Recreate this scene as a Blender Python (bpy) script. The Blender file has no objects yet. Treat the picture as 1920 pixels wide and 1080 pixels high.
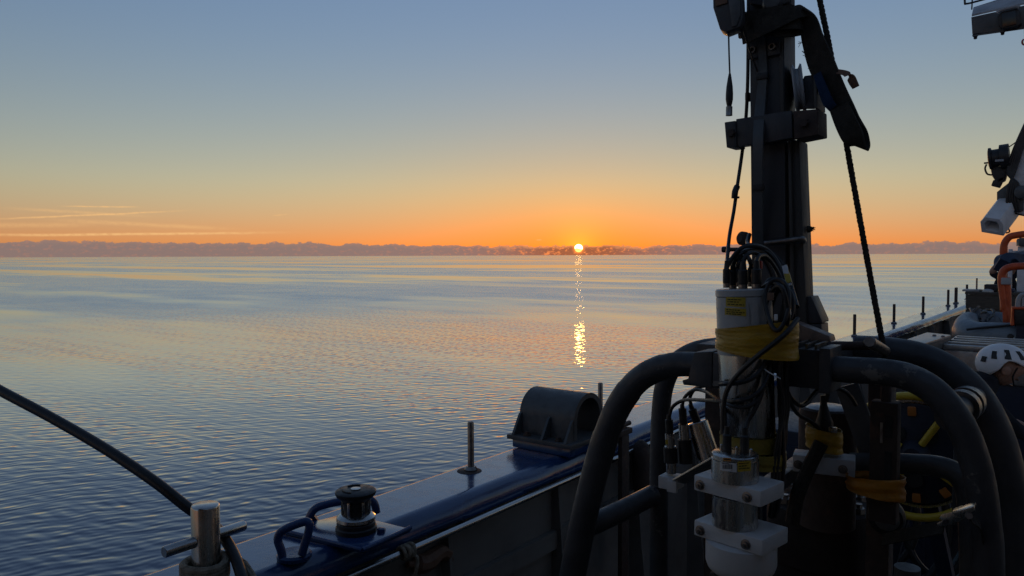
import bpy, bmesh, math, random
from mathutils import Vector, Matrix

# ------------------------------------------------------------------ camera
# World axes: X runs along the ship, Y points outboard (to the sea), Z up.
# The working deck is z = 0, the waterline z = SEA_Z.
SC = bpy.context.scene
COL = SC.collection
FPX = 1400.0                       # focal length in pixels of a 1920 px wide frame
HEAD, PITCH, ROLL = math.radians(37.4), math.radians(-2.5), math.radians(0.22)
EYE = Vector((0.0, 0.0, 2.0))
SEA_Z = -2.4
FWD = Vector((math.cos(HEAD)*math.cos(PITCH), math.sin(HEAD)*math.cos(PITCH), math.sin(PITCH)))
R0 = Vector((math.sin(HEAD), -math.cos(HEAD), 0.0))
U0 = R0.cross(FWD)
RIGHT = R0*math.cos(ROLL) - U0*math.sin(ROLL)
UP = RIGHT.cross(FWD)
cam_d = bpy.data.cameras.new('camera')
cam_d.sensor_width = 36.0
cam_d.lens = 36.0*FPX/1920.0
cam_d.clip_start = 0.05
cam_d.clip_end = 120000.0
cam = bpy.data.objects.new('camera', cam_d)
COL.objects.link(cam)
cam.matrix_world = Matrix(((RIGHT.x, UP.x, -FWD.x, EYE.x), (RIGHT.y, UP.y, -FWD.y, EYE.y), (RIGHT.z, UP.z, -FWD.z, EYE.z), (0, 0, 0, 1)))
SC.camera = cam

# ------------------------------------------------------------------ node helpers
def N(nt, kind, **kw):
    n = nt.nodes.new(kind)
    for k, v in kw.items():
        if k.startswith('i_'):
            key = k[2:]
            key = int(key) if key.isdigit() else key.replace('_', ' ')
            n.inputs[key].default_value = v
        else:
            setattr(n, k, v)
    return n
def M(nt, op, a, b=None, c=None, clamp=False):
    n = nt.nodes.new('ShaderNodeMath'); n.operation = op; n.use_clamp = clamp
    for i, v in enumerate((a, b, c)):
        if v is None: continue
        if isinstance(v, (int, float)): n.inputs[i].default_value = v
        else: nt.links.new(v, n.inputs[i])
    return n.outputs[0]
def MR(nt, v, a, b, c=0.0, d=1.0, smooth=True):
    n = nt.nodes.new('ShaderNodeMapRange'); n.clamp = True
    if smooth: n.interpolation_type = 'SMOOTHSTEP'
    nt.links.new(v, n.inputs[0])
    for i, x in enumerate((a, b, c, d)):
        if isinstance(x, (int, float)): n.inputs[1+i].default_value = x
        else: nt.links.new(x, n.inputs[1+i])
    return n.outputs[0]
def MIX(nt, f, a, b, mode='MIX'):
    n = nt.nodes.new('ShaderNodeMix'); n.data_type = 'RGBA'; n.blend_type = mode; n.clamp_result = False
    for i, x in ((0, f), (6, a), (7, b)):
        if isinstance(x, (int, float)): n.inputs[i].default_value = x
        elif isinstance(x, (tuple, list)): n.inputs[i].default_value = tuple(x)+(1.0,)*(4-len(x))
        else: nt.links.new(x, n.inputs[i])
    return n.outputs[2]
def CXYZ(nt, x, y, z):
    n = nt.nodes.new('ShaderNodeCombineXYZ')
    for i, v in enumerate((x, y, z)):
        if isinstance(v, (int, float)): n.inputs[i].default_value = v
        else: nt.links.new(v, n.inputs[i])
    return n.outputs[0]
def NOISE(nt, vec, scale, detail=3.0, rough=0.5, dim='3D', dist=0.0):
    n = nt.nodes.new('ShaderNodeTexNoise'); n.noise_dimensions = dim
    nt.links.new(vec, n.inputs['Vector'])
    n.inputs['Scale'].default_value = scale; n.inputs['Detail'].default_value = detail
    n.inputs['Roughness'].default_value = rough; n.inputs['Distortion'].default_value = dist
    return n

# ------------------------------------------------------------------ sky, sun, exposure
SUN_AZ = HEAD - math.atan2(1085-960, FPX)      # the sun stands just above the sea horizon
SUN_EL = math.radians(0.52)
SUN_DIR = Vector((math.cos(SUN_AZ)*math.cos(SUN_EL), math.sin(SUN_AZ)*math.cos(SUN_EL), math.sin(SUN_EL)))
world = bpy.data.worlds.new('World'); SC.world = world
world.use_nodes = True
wt = world.node_tree; wt.nodes.clear()
WORLD_STRENGTH, EXPOSURE = 0.14, 1.5
def build_world(nt):
    L = nt.links.new
    out = N(nt, 'ShaderNodeOutputWorld')
    bg = N(nt, 'ShaderNodeBackground'); bg.inputs['Strength'].default_value = WORLD_STRENGTH
    L(bg.outputs[0], out.inputs[0])
    sky = N(nt, 'ShaderNodeTexSky', sky_type='NISHITA', sun_disc=False)
    sky.sun_elevation = 0.0; sky.sun_rotation = math.radians(90) - SUN_AZ
    sky.altitude = 0.0; sky.air_density = 0.95; sky.dust_density = 0.05; sky.ozone_density = 2.4
    g = N(nt, 'ShaderNodeGamma'); g.inputs[1].default_value = 0.75      # flattens the sky's tonal range
    L(sky.outputs[0], g.inputs[0])
    tc = N(nt, 'ShaderNodeTexCoord')
    sep = N(nt, 'ShaderNodeSeparateXYZ'); L(tc.outputs['Generated'], sep.inputs[0])
    x, y, z = sep.outputs
    el = M(nt, 'MULTIPLY', M(nt, 'ARCSINE', z), 180/math.pi)
    az = M(nt, 'MULTIPLY', M(nt, 'SUBTRACT', M(nt, 'ARCTAN2', y, x), SUN_AZ), -180/math.pi)   # degrees to the right of the sun
    de = M(nt, 'SUBTRACT', el, math.degrees(SUN_EL))
    d2 = M(nt, 'SQRT', M(nt, 'ADD', M(nt, 'MULTIPLY', az, az), M(nt, 'MULTIPLY', de, de)))
    dw = M(nt, 'SQRT', M(nt, 'ADD', M(nt, 'MULTIPLY', az, M(nt, 'MULTIPLY', az, 0.16)), M(nt, 'MULTIPLY', de, de)))
    def falloff(d, s): return M(nt, 'EXPONENT', M(nt, 'MULTIPLY', d, -1.0/s))
    col = MIX(nt, MR(nt, el, 19.0, 4.0), g.outputs[0], (1.26, 1.08, 0.90), 'MULTIPLY')
    col = MIX(nt, MR(nt, el, 6.0, 0.5), col, (0.86, 0.72, 0.88), 'MULTIPLY')
    col = MIX(nt, MR(nt, el, 5.0, 0.0), col, (0.0, 0.01, 0.13), 'ADD')
    col = MIX(nt, MR(nt, el, 6.0, 22.0), col, (1.05, 1.06, 1.12), 'MULTIPLY')
    col = MIX(nt, M(nt, 'MULTIPLY', falloff(dw, 5.2), 1.0, clamp=True), col, (1.30, 0.78, 0.24), 'MULTIPLY')
    col = MIX(nt, falloff(d2, 1.1), col, (1.6, 0.75, 0.05), 'ADD')
    # clouds: a low bank along the horizon and a few high streaks
    stretch = N(nt, 'ShaderNodeVectorMath', operation='MULTIPLY'); stretch.inputs[1].default_value = (1, 1, 1.9)
    L(tc.outputs['Generated'], stretch.inputs[0])
    n1 = NOISE(nt, stretch.outputs[0], 34.0, 6.0, 0.55).outputs['Fac']
    n2 = NOISE(nt, stretch.outputs[0], 150.0, 6.0, 0.62).outputs['Fac']
    n0 = NOISE(nt, tc.outputs['Generated'], 5.0, 2.0, 0.5).outputs['Fac']
    left = MR(nt, az, -6.0, -26.0, 0.0, 0.28)
    h = M(nt, 'ADD', M(nt, 'ADD', left, 0.10), M(nt, 'ADD', M(nt, 'MULTIPLY', n1, 1.0), M(nt, 'ADD', M(nt, 'MULTIPLY', n2, 0.42), M(nt, 'MULTIPLY', n0, 0.14))))
    near = falloff(d2, 5.0)
    h = M(nt, 'SUBTRACT', h, 0.13)
    edge = M(nt, 'SUBTRACT', h, el)
    bank = MR(nt, edge, 0.0, 0.07)
    rim = M(nt, 'MULTIPLY', MR(nt, edge, 0.30, 0.02), bank)
    ccol = MIX(nt, MR(nt, near, 0.02, 0.75), (0.60, 0.455, 0.43), (0.72, 0.26, 0.14))
    ccol = MIX(nt, M(nt, 'MULTIPLY', MR(nt, n2, 0.50, 0.68), MR(nt, near, 0.0, 0.6, 0.12, 0.9)), ccol, (2.6, 0.75, 0.22))
    ccol = MIX(nt, M(nt, 'MULTIPLY', rim, MR(nt, near, 0.01, 0.5, 0.08, 0.55)), ccol, (2.6, 1.0, 0.35))
    cover = M(nt, 'MULTIPLY', bank, MR(nt, d2, 0.20, 0.6, 0.55, 0.94))
    col = MIX(nt, cover, col, ccol)
    def streak(a0, a1, e0, e1, w, amount):
        t = M(nt, 'DIVIDE', M(nt, 'SUBTRACT', az, a0), a1-a0)
        line = M(nt, 'ADD', M(nt, 'MULTIPLY', t, e1-e0), e0)
        off = M(nt, 'ABSOLUTE', M(nt, 'SUBTRACT', M(nt, 'ADD', el, M(nt, 'MULTIPLY', M(nt, 'SUBTRACT', n1, 0.5), 0.12)), line))
        across = MR(nt, off, w, 0.0)
        along = M(nt, 'MULTIPLY', MR(nt, t, 0.0, 0.35), MR(nt, t, 1.0, 0.65))
        return M(nt, 'MULTIPLY', M(nt, 'MULTIPLY', across, along), M(nt, 'MULTIPLY', MR(nt, n2, 0.25, 0.6, 0.35, 1.0), amount))
    for s in STREAKS:
        col = MIX(nt, streak(*s), col, (2.35, 1.35, 0.55))
    # the sun's disc, its lower limb eaten by the bank
    disc = MR(nt, d2, 0.33, 0.26)
    disc = M(nt, 'MULTIPLY', disc, MR(nt, M(nt, 'SUBTRACT', edge, 0.12), 0.16, 0.02, 0.06, 1.0))
    col = MIX(nt, disc, col, (60.0, 37.0, 9.5), 'ADD')
    L(col, bg.inputs[0])
# azimuth from the sun (start, end), elevation (start, end), half width in degrees, strength
STREAKS = [(-36.5, -31.0, 3.32, 3.42, 0.07, 0.75), (-41.5, -27.5, 2.28, 3.30, 0.09, 0.70), (-44.0, -20.0, 1.32, 1.78, 0.14, 0.80),
           (-40.0, -30.0, 3.15, 2.75, 0.16, 0.30), (-38.0, -24.0, 2.5, 1.9, 0.22, 0.35), (-22.9, -21.6, 2.95, 3.08, 0.04, 0.7),
           (-3.3, -2.75, 1.17, 1.19, 0.06, 0.5), (-44.0, -33.0, 1.9, 2.2, 0.25, 0.30)]
build_world(wt)
sun_d = bpy.data.lights.new('sun', 'SUN'); sun_d.energy = 0.03; sun_d.angle = math.radians(0.5); sun_d.color = (1.0, 0.42, 0.06)
sun = bpy.data.objects.new('sun', sun_d); COL.objects.link(sun)
sun.rotation_euler = (-SUN_DIR).to_track_quat('-Z', 'Y').to_euler(); sun.location = (8, 8, 6)
SC.view_settings.view_transform = 'Standard'; SC.view_settings.look = 'None'
SC.view_settings.exposure = EXPOSURE; SC.view_settings.gamma = 1.0; SC.view_settings.use_curve_mapping = False

SC.cycles.use_denoising = True
SC.cycles.denoising_prefilter = 'FAST'
SC.cycles.max_bounces = 8
SC.cycles.sample_clamp_indirect = 6.0
SC.cycles.sample_clamp_direct = 3.5

# ------------------------------------------------------------------ sea
def new_mat(name):
    m = bpy.data.materials.new(name); m.use_nodes = True
    nt = m.node_tree; nt.nodes.clear()
    out = nt.nodes.new('ShaderNodeOutputMaterial'); b = nt.nodes.new('ShaderNodeBsdfPrincipled')
    nt.links.new(b.outputs[0], out.inputs[0])
    return m, nt, b
RIPPLE = 0.0165
def sea_material():
    m, nt, b = new_mat('sea_water'); L = nt.links.new
    geo = N(nt, 'ShaderNodeNewGeometry')
    def mapped(rot, sx, sy):
        mp = N(nt, 'ShaderNodeMapping'); mp.inputs['Rotation'].default_value = (0, 0, rot); mp.inputs['Scale'].default_value = (sx, sy, 1)
        L(geo.outputs['Position'], mp.inputs[0]); return mp.outputs[0]
    def slopes(vec, scale, amp, detail=2.0, rough=0.5, dist=0.0):
        n = NOISE(nt, vec, scale, detail, rough, '3D', dist)
        s = N(nt, 'ShaderNodeVectorMath', operation='SUBTRACT'); L(n.outputs['Color'], s.inputs[0]); s.inputs[1].default_value = (0.5, 0.5, 0.5)
        k = N(nt, 'ShaderNodeVectorMath', operation='SCALE'); L(s.outputs[0], k.inputs[0])
        if isinstance(amp, (int, float)): k.inputs['Scale'].default_value = amp
        else: L(amp, k.inputs['Scale'])
        return k.outputs[0]
    # wind patches: calm slicks between ruffled water
    wind = HEAD + math.radians(4)
    p1 = NOISE(nt, mapped(-wind, 1.0, 0.22), 0.021, 3.0, 0.5).outputs['Fac']
    p2 = NOISE(nt, mapped(-wind+0.25, 1.0, 0.3), 0.15, 3.0, 0.55).outputs['Fac']
    patch = MR(nt, M(nt, 'ADD', M(nt, 'MULTIPLY', p1, 0.72), M(nt, 'MULTIPLY', p2, 0.28)), 0.44, 0.56, 0.20, 1.05)
    # short wind ripples: the summed slopes of many small sine waves on slightly warped positions
    warp = NOISE(nt, geo.outputs['Position'], 0.55, 2.0, 0.5)
    wv = N(nt, 'ShaderNodeVectorMath', operation='MULTIPLY_ADD'); L(warp.outputs['Color'], wv.inputs[0]); wv.inputs[1].default_value = (0.55, 0.55, 0); L(geo.outputs['Position'], wv.inputs[2])
    rng = random.Random(11)
    acc = None
    for i in range(18):
        lam = 0.105*(1.145**i)
        th = wind + rng.gauss(0, 0.5)
        k = 2*math.pi/lam
        d = N(nt, 'ShaderNodeVectorMath', operation='DOT_PRODUCT'); L(wv.outputs[0], d.inputs[0]); d.inputs[1].default_value = (k*math.cos(th), k*math.sin(th), 0)
        c = M(nt, 'COSINE', M(nt, 'ADD', d.outputs['Value'], rng.uniform(0, 6.28)))
        a_ = RIPPLE*(0.75+0.5*rng.random())*(0.35+math.exp(-0.5*(math.log(lam/0.27)/0.45)**2))
        v = N(nt, 'ShaderNodeVectorMath', operation='SCALE'); v.inputs[0].default_value = (a_*math.cos(th), a_*math.sin(th), 0); L(c, v.inputs['Scale'])
        if acc is None: acc = v.outputs[0]
        else:
            q = N(nt, 'ShaderNodeVectorMath', operation='ADD'); L(acc, q.inputs[0]); L(v.outputs[0], q.inputs[1]); acc = q.outputs[0]
    v = N(nt, 'ShaderNodeVectorMath', operation='SCALE'); L(acc, v.inputs[0]); L(patch, v.inputs['Scale']); acc = v.outputs[0]
    for q in (slopes(mapped(-wind-0.3, 1.0, 0.5), 0.35, M(nt, 'MULTIPLY', patch, 0.055), 2.0, 0.5), slopes(mapped(-wind, 1.0, 0.22), 0.045, 0.040, 2.0, 0.5)):
        a = N(nt, 'ShaderNodeVectorMath', operation='ADD'); L(acc, a.inputs[0]); L(q, a.inputs[1]); acc = a.outputs[0]
    # farther out normals are tilted shipward to reflect higher sky, more in ruffled bands
    dist = N(nt, 'ShaderNodeVectorMath', operation='LENGTH'); L(geo.outputs['Position'], dist.inputs[0])
    lean = M(nt, 'MULTIPLY', MR(nt, dist.outputs['Value'], 34.0, 80.0), M(nt, 'ADD', M(nt, 'MULTIPLY', patch, 0.074), 0.011))
    v = N(nt, 'ShaderNodeVectorMath', operation='SCALE'); v.inputs[0].default_value = (-math.cos(wind), -math.sin(wind), 0); L(lean, v.inputs['Scale'])
    a = N(nt, 'ShaderNodeVectorMath', operation='ADD'); L(acc, a.inputs[0]); L(v.outputs[0], a.inputs[1]); acc = a.outputs[0]
    f = N(nt, 'ShaderNodeVectorMath', operation='MULTIPLY'); L(acc, f.inputs[0]); f.inputs[1].default_value = (1, 1, 0)
    u = N(nt, 'ShaderNodeVectorMath', operation='ADD'); L(f.outputs[0], u.inputs[0]); u.inputs[1].default_value = (0, 0, 1)
    nn = N(nt, 'ShaderNodeVectorMath', operation='NORMALIZE'); L(u.outputs[0], nn.inputs[0])
    fre = N(nt, 'ShaderNodeFresnel'); fre.inputs['IOR'].default_value = 1.45; L(nn.outputs[0], fre.inputs['Normal'])
    glo = N(nt, 'ShaderNodeBsdfGlossy'); glo.inputs['Roughness'].default_value = 0.025; L(nn.outputs[0], glo.inputs['Normal'])
    dif = N(nt, 'ShaderNodeBsdfDiffuse'); dif.inputs['Color'].default_value = (0.010, 0.036, 0.105, 1); L(nn.outputs[0], dif.inputs['Normal'])
    mx = N(nt, 'ShaderNodeMixShader'); L(MR(nt, fre.outputs[0], 0.13, 0.46, 0.17, 0.98, False), mx.inputs[0]); L(dif.outputs[0], mx.inputs[1]); L(glo.outputs[0], mx.inputs[2])
    out = [n for n in nt.nodes if n.type == 'OUTPUT_MATERIAL'][0]; L(mx.outputs[0], out.inputs[0]); nt.nodes.remove(b)
    return m
me = bpy.data.meshes.new('sea')
me.from_pydata([(-60000, -60000, 0), (60000, -60000, 0), (60000, 60000, 0), (-60000, 60000, 0)], [], [(0, 1, 2, 3)])
sea = bpy.data.objects.new('sea', me); COL.objects.link(sea); sea.location.z = SEA_Z
sea['kind'] = 'structure'; sea['label'] = 'calm rippled sea reaching to the horizon'
me.materials.append(sea_material())

# ------------------------------------------------------------------ measuring: picture point + a plane of the ship -> a point on the ship
def ray(px, py): return FWD + RIGHT*((px-960.0)/FPX) + UP*((540.0-py)/FPX)
def TX(px, py, x): d = ray(px, py); return EYE + d*((x-EYE.x)/d.x)
def TY(px, py, y): d = ray(px, py); return EYE + d*((y-EYE.y)/d.y)
def TZ(px, py, z): d = ray(px, py); return EYE + d*((z-EYE.z)/d.z)
def TD(px, py, t): return EYE + ray(px, py)*t
V = Vector

# ------------------------------------------------------------------ mesh helpers
def frame_of(axis):
    w = V(axis).normalized()
    a = V((0, 0, 1)) if abs(w.z) < 0.9 else V((1, 0, 0))
    u = a.cross(w).normalized(); v = w.cross(u)
    return u, v, w
def catmull(pts, sub=6, closed=False):
    pts = [V(p) for p in pts]; n = len(pts)
    if n < 3: return pts
    out = []
    rng = range(n) if closed else range(n-1)
    for i in rng:
        if closed: p0, p1, p2, p3 = pts[(i-1) % n], pts[i], pts[(i+1) % n], pts[(i+2) % n]
        else: p0, p1, p2, p3 = pts[max(i-1, 0)], pts[i], pts[i+1], pts[min(i+2, n-1)]
        for k in range(sub):
            t = k/sub
            out.append(0.5*((2*p1)+(p2-p0)*t+(2*p0-5*p1+4*p2-p3)*t*t+(3*p1-p0-3*p2+p3)*t**3))
    if not closed: out.append(pts[-1])
    return out
class MB:
    def __init__(s): s.v = []; s.f = []
    def add(s, vs, fs):
        o = len(s.v); s.v += [V(p) for p in vs]; s.f += [tuple(i+o for i in f) for f in fs]; return s
    def box(s, c, size, rot=None):
        h = V(size)/2; c = V(c)
        vs = [V((x, y, z)) for x in (-h.x, h.x) for y in (-h.y, h.y) for z in (-h.z, h.z)]
        if rot is not None: vs = [rot @ p for p in vs]
        return s.add([p+c for p in vs], [(0, 1, 3, 2), (4, 6, 7, 5), (0, 4, 5, 1), (2, 3, 7, 6), (0, 2, 6, 4), (1, 5, 7, 3)])
    def span(s, a, b): return s.box([(p+q)/2 for p, q in zip(a, b)], [abs(p-q) for p, q in zip(a, b)])
    def bar(s, p, q, w, h, side=None):
        p, q = V(p), V(q); d = (q-p).normalized()
        sd = V(side) if side is not None else frame_of(d)[0]
        sd = (sd-d*sd.dot(d)).normalized(); n = d.cross(sd)
        vs = [e+sd*(a*w/2)+n*(b*h/2) for e in (p, q) for a, b in ((-1, -1), (1, -1), (1, 1), (-1, 1))]
        return s.add(vs, [(3, 2, 1, 0), (4, 5, 6, 7)]+[(i, (i+1) % 4, 4+(i+1) % 4, 4+i) for i in range(4)])
    def cyl(s, p, q, r, r2=None, n=20, caps=True):
        return s.lathe(p, V(q)-V(p), [(r, 0), (r if r2 is None else r2, (V(q)-V(p)).length)], n, caps)
    def lathe(s, base, axis, prof, n=24, caps=True, closed=False):
        u, v, w = frame_of(axis); base = V(base); m = len(prof)
        vs = [base+w*h+(u*math.cos(2*math.pi*i/n)+v*math.sin(2*math.pi*i/n))*r for r, h in prof for i in range(n)]
        fs = []
        for k in range(m if closed else m-1):
            a, b = k*n, ((k+1) % m)*n
            fs += [(a+i, a+(i+1) % n, b+(i+1) % n, b+i) for i in range(n)]
        if caps and not closed: fs += [tuple(reversed(range(n))), tuple(range((m-1)*n, m*n))]
        return s.add(vs, fs)
    def tube(s, pts, r, n=10, sub=6, closed=False, smooth=True, caps=True):
        if smooth: pts = catmull(pts, sub, closed)
        pts = [V(p) for p in pts]; m = len(pts); rings = []
        prev = None; vs = []
        for i, p in enumerate(pts):
            a = pts[(i-1) % m] if (closed or i > 0) else p; b = pts[(i+1) % m] if (closed or i < m-1) else p
            t = (b-a)
            t = t.normalized() if t.length > 1e-9 else V((0, 0, 1))
            if prev is None: u = frame_of(t)[0]
            else:
                u = prev-t*prev.dot(t); u = u.normalized() if u.length > 1e-6 else frame_of(t)[0]
            prev = u; w = t.cross(u)
            rr = r[min(int(i/max(m-1, 1)*(len(r)-1)+0.5), len(r)-1)] if isinstance(r, (list, tuple)) else r
            vs += [p+(u*math.cos(2*math.pi*k/n)+w*math.sin(2*math.pi*k/n))*rr for k in range(n)]
        fs = []
        for i in range(m if closed else m-1):
            a, b = i*n, ((i+1) % m)*n
            fs += [(a+k, a+(k+1) % n, b+(k+1) % n, b+k) for k in range(n)]
        if caps and not closed: fs += [tuple(reversed(range(n))), tuple(range((m-1)*n, m*n))]
        return s.add(vs, fs)
    def prism(s, poly, ext):
        poly = [V(p) for p in poly]; e = V(ext); n = len(poly)
        return s.add(poly+[p+e for p in poly], [tuple(reversed(range(n))), tuple(range(n, 2*n))]+[(i, (i+1) % n, n+(i+1) % n, n+i) for i in range(n)])
    def sweep(s, path, sect, caps=True):
        """sect(i, point, tangent) -> list of world points of one closed section"""
        rings = [sect(i, p) for i, p in enumerate(path)]; n = len(rings[0]); vs = [p for r_ in rings for p in r_]; fs = []
        for i in range(len(rings)-1):
            a, b = i*n, (i+1)*n
            fs += [(a+k, a+(k+1) % n, b+(k+1) % n, b+k) for k in range(n)]
        if caps: fs += [tuple(reversed(range(n))), tuple(range((len(rings)-1)*n, len(rings)*n))]
        return s.add(vs, fs)
    def ribbon(s, pts, wid, width, thick, sub=8):
        """flat strap along pts; wid = list of width directions per point"""
        P = catmull(pts, sub); W = catmull(wid, sub)
        wd = catmull([V((w, 0, 0)) for w in width], sub) if isinstance(width, (list, tuple)) else [V((width, 0, 0))]*len(P)
        def sect(i, p):
            t = (P[min(i+1, len(P)-1)]-P[max(i-1, 0)]).normalized(); u = (W[i]-t*W[i].dot(t)).normalized(); n = t.cross(u); w = wd[i].x/2
            return [p-u*w-n*thick/2, p+u*w-n*thick/2, p+u*w+n*thick/2, p-u*w+n*thick/2]
        return s.sweep(P, sect)
    def build(s, name, mat, parent=None, bevel=0.0, angle=38, label=None):
        me = bpy.data.meshes.new(name)
        loc = parent.matrix_world.translation if parent is not None else V((0, 0, 0))
        org = V((0, 0, 0))
        if parent is None:
            xs = [p.x for p in s.v]; ys = [p.y for p in s.v]; zs = [p.z for p in s.v]
            org = V(((min(xs)+max(xs))/2, (min(ys)+max(ys))/2, min(zs)))
            loc = org
        me.from_pydata([tuple(p-loc) for p in s.v], [], s.f)
        bm = bmesh.new(); bm.from_mesh(me); bmesh.ops.recalc_face_normals(bm, faces=bm.faces)
        if bevel > 0:
            es = [e for e in bm.edges if len(e.link_faces) == 2 and e.calc_face_angle(0) > 0.7]
            bmesh.ops.bevel(bm, geom=es, offset=bevel, segments=2, affect='EDGES', profile=0.6, clamp_overlap=True)
        bm.to_mesh(me); bm.free()
        for p in me.polygons: p.use_smooth = True
        me.set_sharp_from_angle(angle=math.radians(angle))
        me.materials.append(mat)
        o = bpy.data.objects.new(name, me); COL.objects.link(o)
        if parent is not None:
            o.parent = parent
            # parents are unrotated, so only their translation counts
            o.matrix_world = Matrix.Translation(parent.matrix_world.translation)
        else:
            o.location = org; o.matrix_world = Matrix.Translation(org)
        if label: o['label'] = label
        return o
def thing(name, label, cat, loc=(0, 0, 0), group=None):
    o = bpy.data.objects.new(name, None); COL.objects.link(o); o.empty_display_size = 0.1
    o.location = loc; o.matrix_world = Matrix.Translation(V(loc))
    o['label'] = label; o['category'] = cat
    if group: o['group'] = group
    return o
def tag(o, label, cat, group=None):
    o['label'] = label; o['category'] = cat
    if group: o['group'] = group
    return o
def copy_thing(root, offset, label=None):
    c = root.copy(); COL.objects.link(c); c.location = root.location + V(offset)
    if label: c['label'] = label
    for ch in list(root.children):
        k = ch.copy(); COL.objects.link(k); k.parent = c; k.matrix_parent_inverse = ch.matrix_parent_inverse.copy(); k.location = ch.location
    return c

# ------------------------------------------------------------------ materials
def mat(name, col, rough=0.5, metal=0.0, col2=None, scale=18.0, lo=0.45, hi=0.7, bump=0.0, bscale=60.0, rough2=None, coat=0.0, stretch=(1, 1, 1), spec=0.5, col3=None, scale3=6.0, lo3=0.62, hi3=0.7):
    m, nt, b = new_mat(name); L = nt.links.new
    tc = N(nt, 'ShaderNodeTexCoord'); mp = N(nt, 'ShaderNodeMapping'); mp.inputs['Scale'].default_value = stretch
    L(tc.outputs['Object'], mp.inputs[0]); vec = mp.outputs[0]
    n = NOISE(nt, vec, scale, 5.0, 0.6).outputs['Fac']
    f = MR(nt, n, lo, hi)
    if col2 is None: col2 = tuple(c*0.72 for c in col)
    c = MIX(nt, f, col, col2)
    if col3 is not None:
        f3 = MR(nt, NOISE(nt, vec, scale3, 7.0, 0.68).outputs['Fac'], lo3, hi3)
        c = MIX(nt, f3, c, col3)
    L(c, b.inputs['Base Color'])
    b.inputs['Metallic'].default_value = metal
    r2 = rough2 if rough2 is not None else min(1.0, rough+0.15)
    L(MR(nt, NOISE(nt, vec, scale*2.3, 4.0, 0.6).outputs['Fac'], 0.35, 0.68, rough, r2), b.inputs['Roughness'])
    b.inputs['Specular IOR Level'].default_value = spec
    b.inputs['Coat Weight'].default_value = coat; b.inputs['Coat Roughness'].default_value = 0.16
    if bump > 0:
        bp = N(nt, 'ShaderNodeBump'); bp.inputs['Strength'].default_value = bump; bp.inputs['Distance'].default_value = 0.01
        L(NOISE(nt, vec, bscale, 4.0, 0.6).outputs['Fac'], bp.inputs['Height']); L(bp.outputs[0], b.inputs['Normal'])
    return m
BLUE = mat('blue_gloss_paint', (0.012, 0.050, 0.155), 0.12, 0, (0.010, 0.038, 0.115), 7, 0.4, 0.75, 0.07, 30, 0.30, coat=0.8, col3=(0.06, 0.09, 0.15), scale3=9, lo3=0.60, hi3=0.80)
BLUE_THICK = mat('blue_thick_paint', (0.010, 0.050, 0.165), 0.22, 0, (0.008, 0.035, 0.115), 12, 0.4, 0.7, 0.22, 34, 0.42)
HULLP = mat('bulwark_inner_paint', (0.17, 0.16, 0.145), 0.5, 0, (0.12, 0.11, 0.10), 3, 0.4, 0.7, 0.1, 30, col3=(0.11, 0.05, 0.025), scale3=4, lo3=0.66, hi3=0.74)
DECK = mat('deck_paint', (0.045, 0.06, 0.055), 0.6, 0, (0.03, 0.035, 0.034), 6, 0.4, 0.7, 0.4, 140)
FRAME = mat('worn_black_tube_paint', (0.050, 0.051, 0.054), 0.42, 0, (0.032, 0.033, 0.036), 9, 0.4, 0.7, 0.15, 40, 0.6, col3=(0.15, 0.14, 0.125), scale3=6, lo3=0.615, hi3=0.655)
MAST = mat('mast_black_paint', (0.040, 0.041, 0.045), 0.45, 0, (0.065, 0.065, 0.068), 8, 0.5, 0.72, 0.12, 50, 0.62, stretch=(1, 1, 0.4))
CHANNEL = mat('dull_alloy_channel', (0.085, 0.078, 0.07), 0.55, 0.2, (0.05, 0.047, 0.043), 20, 0.4, 0.7, 0.05, 60, stretch=(1, 1, 0.12))
STEEL = mat('stainless_steel', (0.50, 0.49, 0.47), 0.2, 1.0, (0.38, 0.37, 0.36), 30, 0.4, 0.7, 0.0, 90, 0.34, stretch=(1, 1, 0.3))
STEELD = mat('tarnished_steel', (0.26, 0.25, 0.24), 0.34, 1.0, (0.14, 0.12, 0.11), 26, 0.4, 0.7, 0.015, 80, 0.5)
GREYM = mat('grey_painted_casting', (0.075, 0.08, 0.082), 0.4, 0, (0.05, 0.053, 0.055), 12, 0.4, 0.7, 0.12, 70, 0.55)
GREYL = mat('pale_grey_paint', (0.34, 0.35, 0.36), 0.45, 0, (0.24, 0.25, 0.26), 6, 0.4, 0.7, 0.05, 40)
RUBBER = mat('black_rubber', (0.012, 0.012, 0.013), 0.42, 0, (0.02, 0.02, 0.021), 20, 0.4, 0.7, 0.06, 90, 0.6)
CABLE = mat('black_cable_jacket', (0.010, 0.010, 0.011), 0.38, 0, (0.016, 0.016, 0.017), 30, 0.4, 0.7, 0.03, 90, 0.5)
STRAP = mat('woven_dark_webbing', (0.050, 0.044, 0.036), 0.85, 0, (0.030, 0.027, 0.023), 40, 0.35, 0.7, 0.5, 260, spec=0.2)
STRAPB = mat('blue_webbing_label', (0.012, 0.035, 0.085), 0.75, 0, None, 40, 0.35, 0.7, 0.4, 260, spec=0.2)
LEATHER = mat('brown_tag_leather', (0.17, 0.09, 0.055), 0.6, 0, None, 30)
ROPEB = mat('beige_rope', (0.36, 0.31, 0.24), 0.85, 0, (0.22, 0.19, 0.14), 60, 0.4, 0.65, 0.7, 180, spec=0.2)
STEELR = mat('polished_steel_rod', (0.52, 0.51, 0.49), 0.2, 1.0, (0.44, 0.43, 0.42), 3, 0.4, 0.7, 0, 90, 0.3)
PE = mat('white_polyethylene', (0.56, 0.56, 0.55), 0.4, 0, (0.48, 0.48, 0.47), 10, 0.45, 0.75, 0.05, 60, 0.55, col3=(0.36, 0.34, 0.31), scale3=12, lo3=0.68, hi3=0.8)
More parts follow.
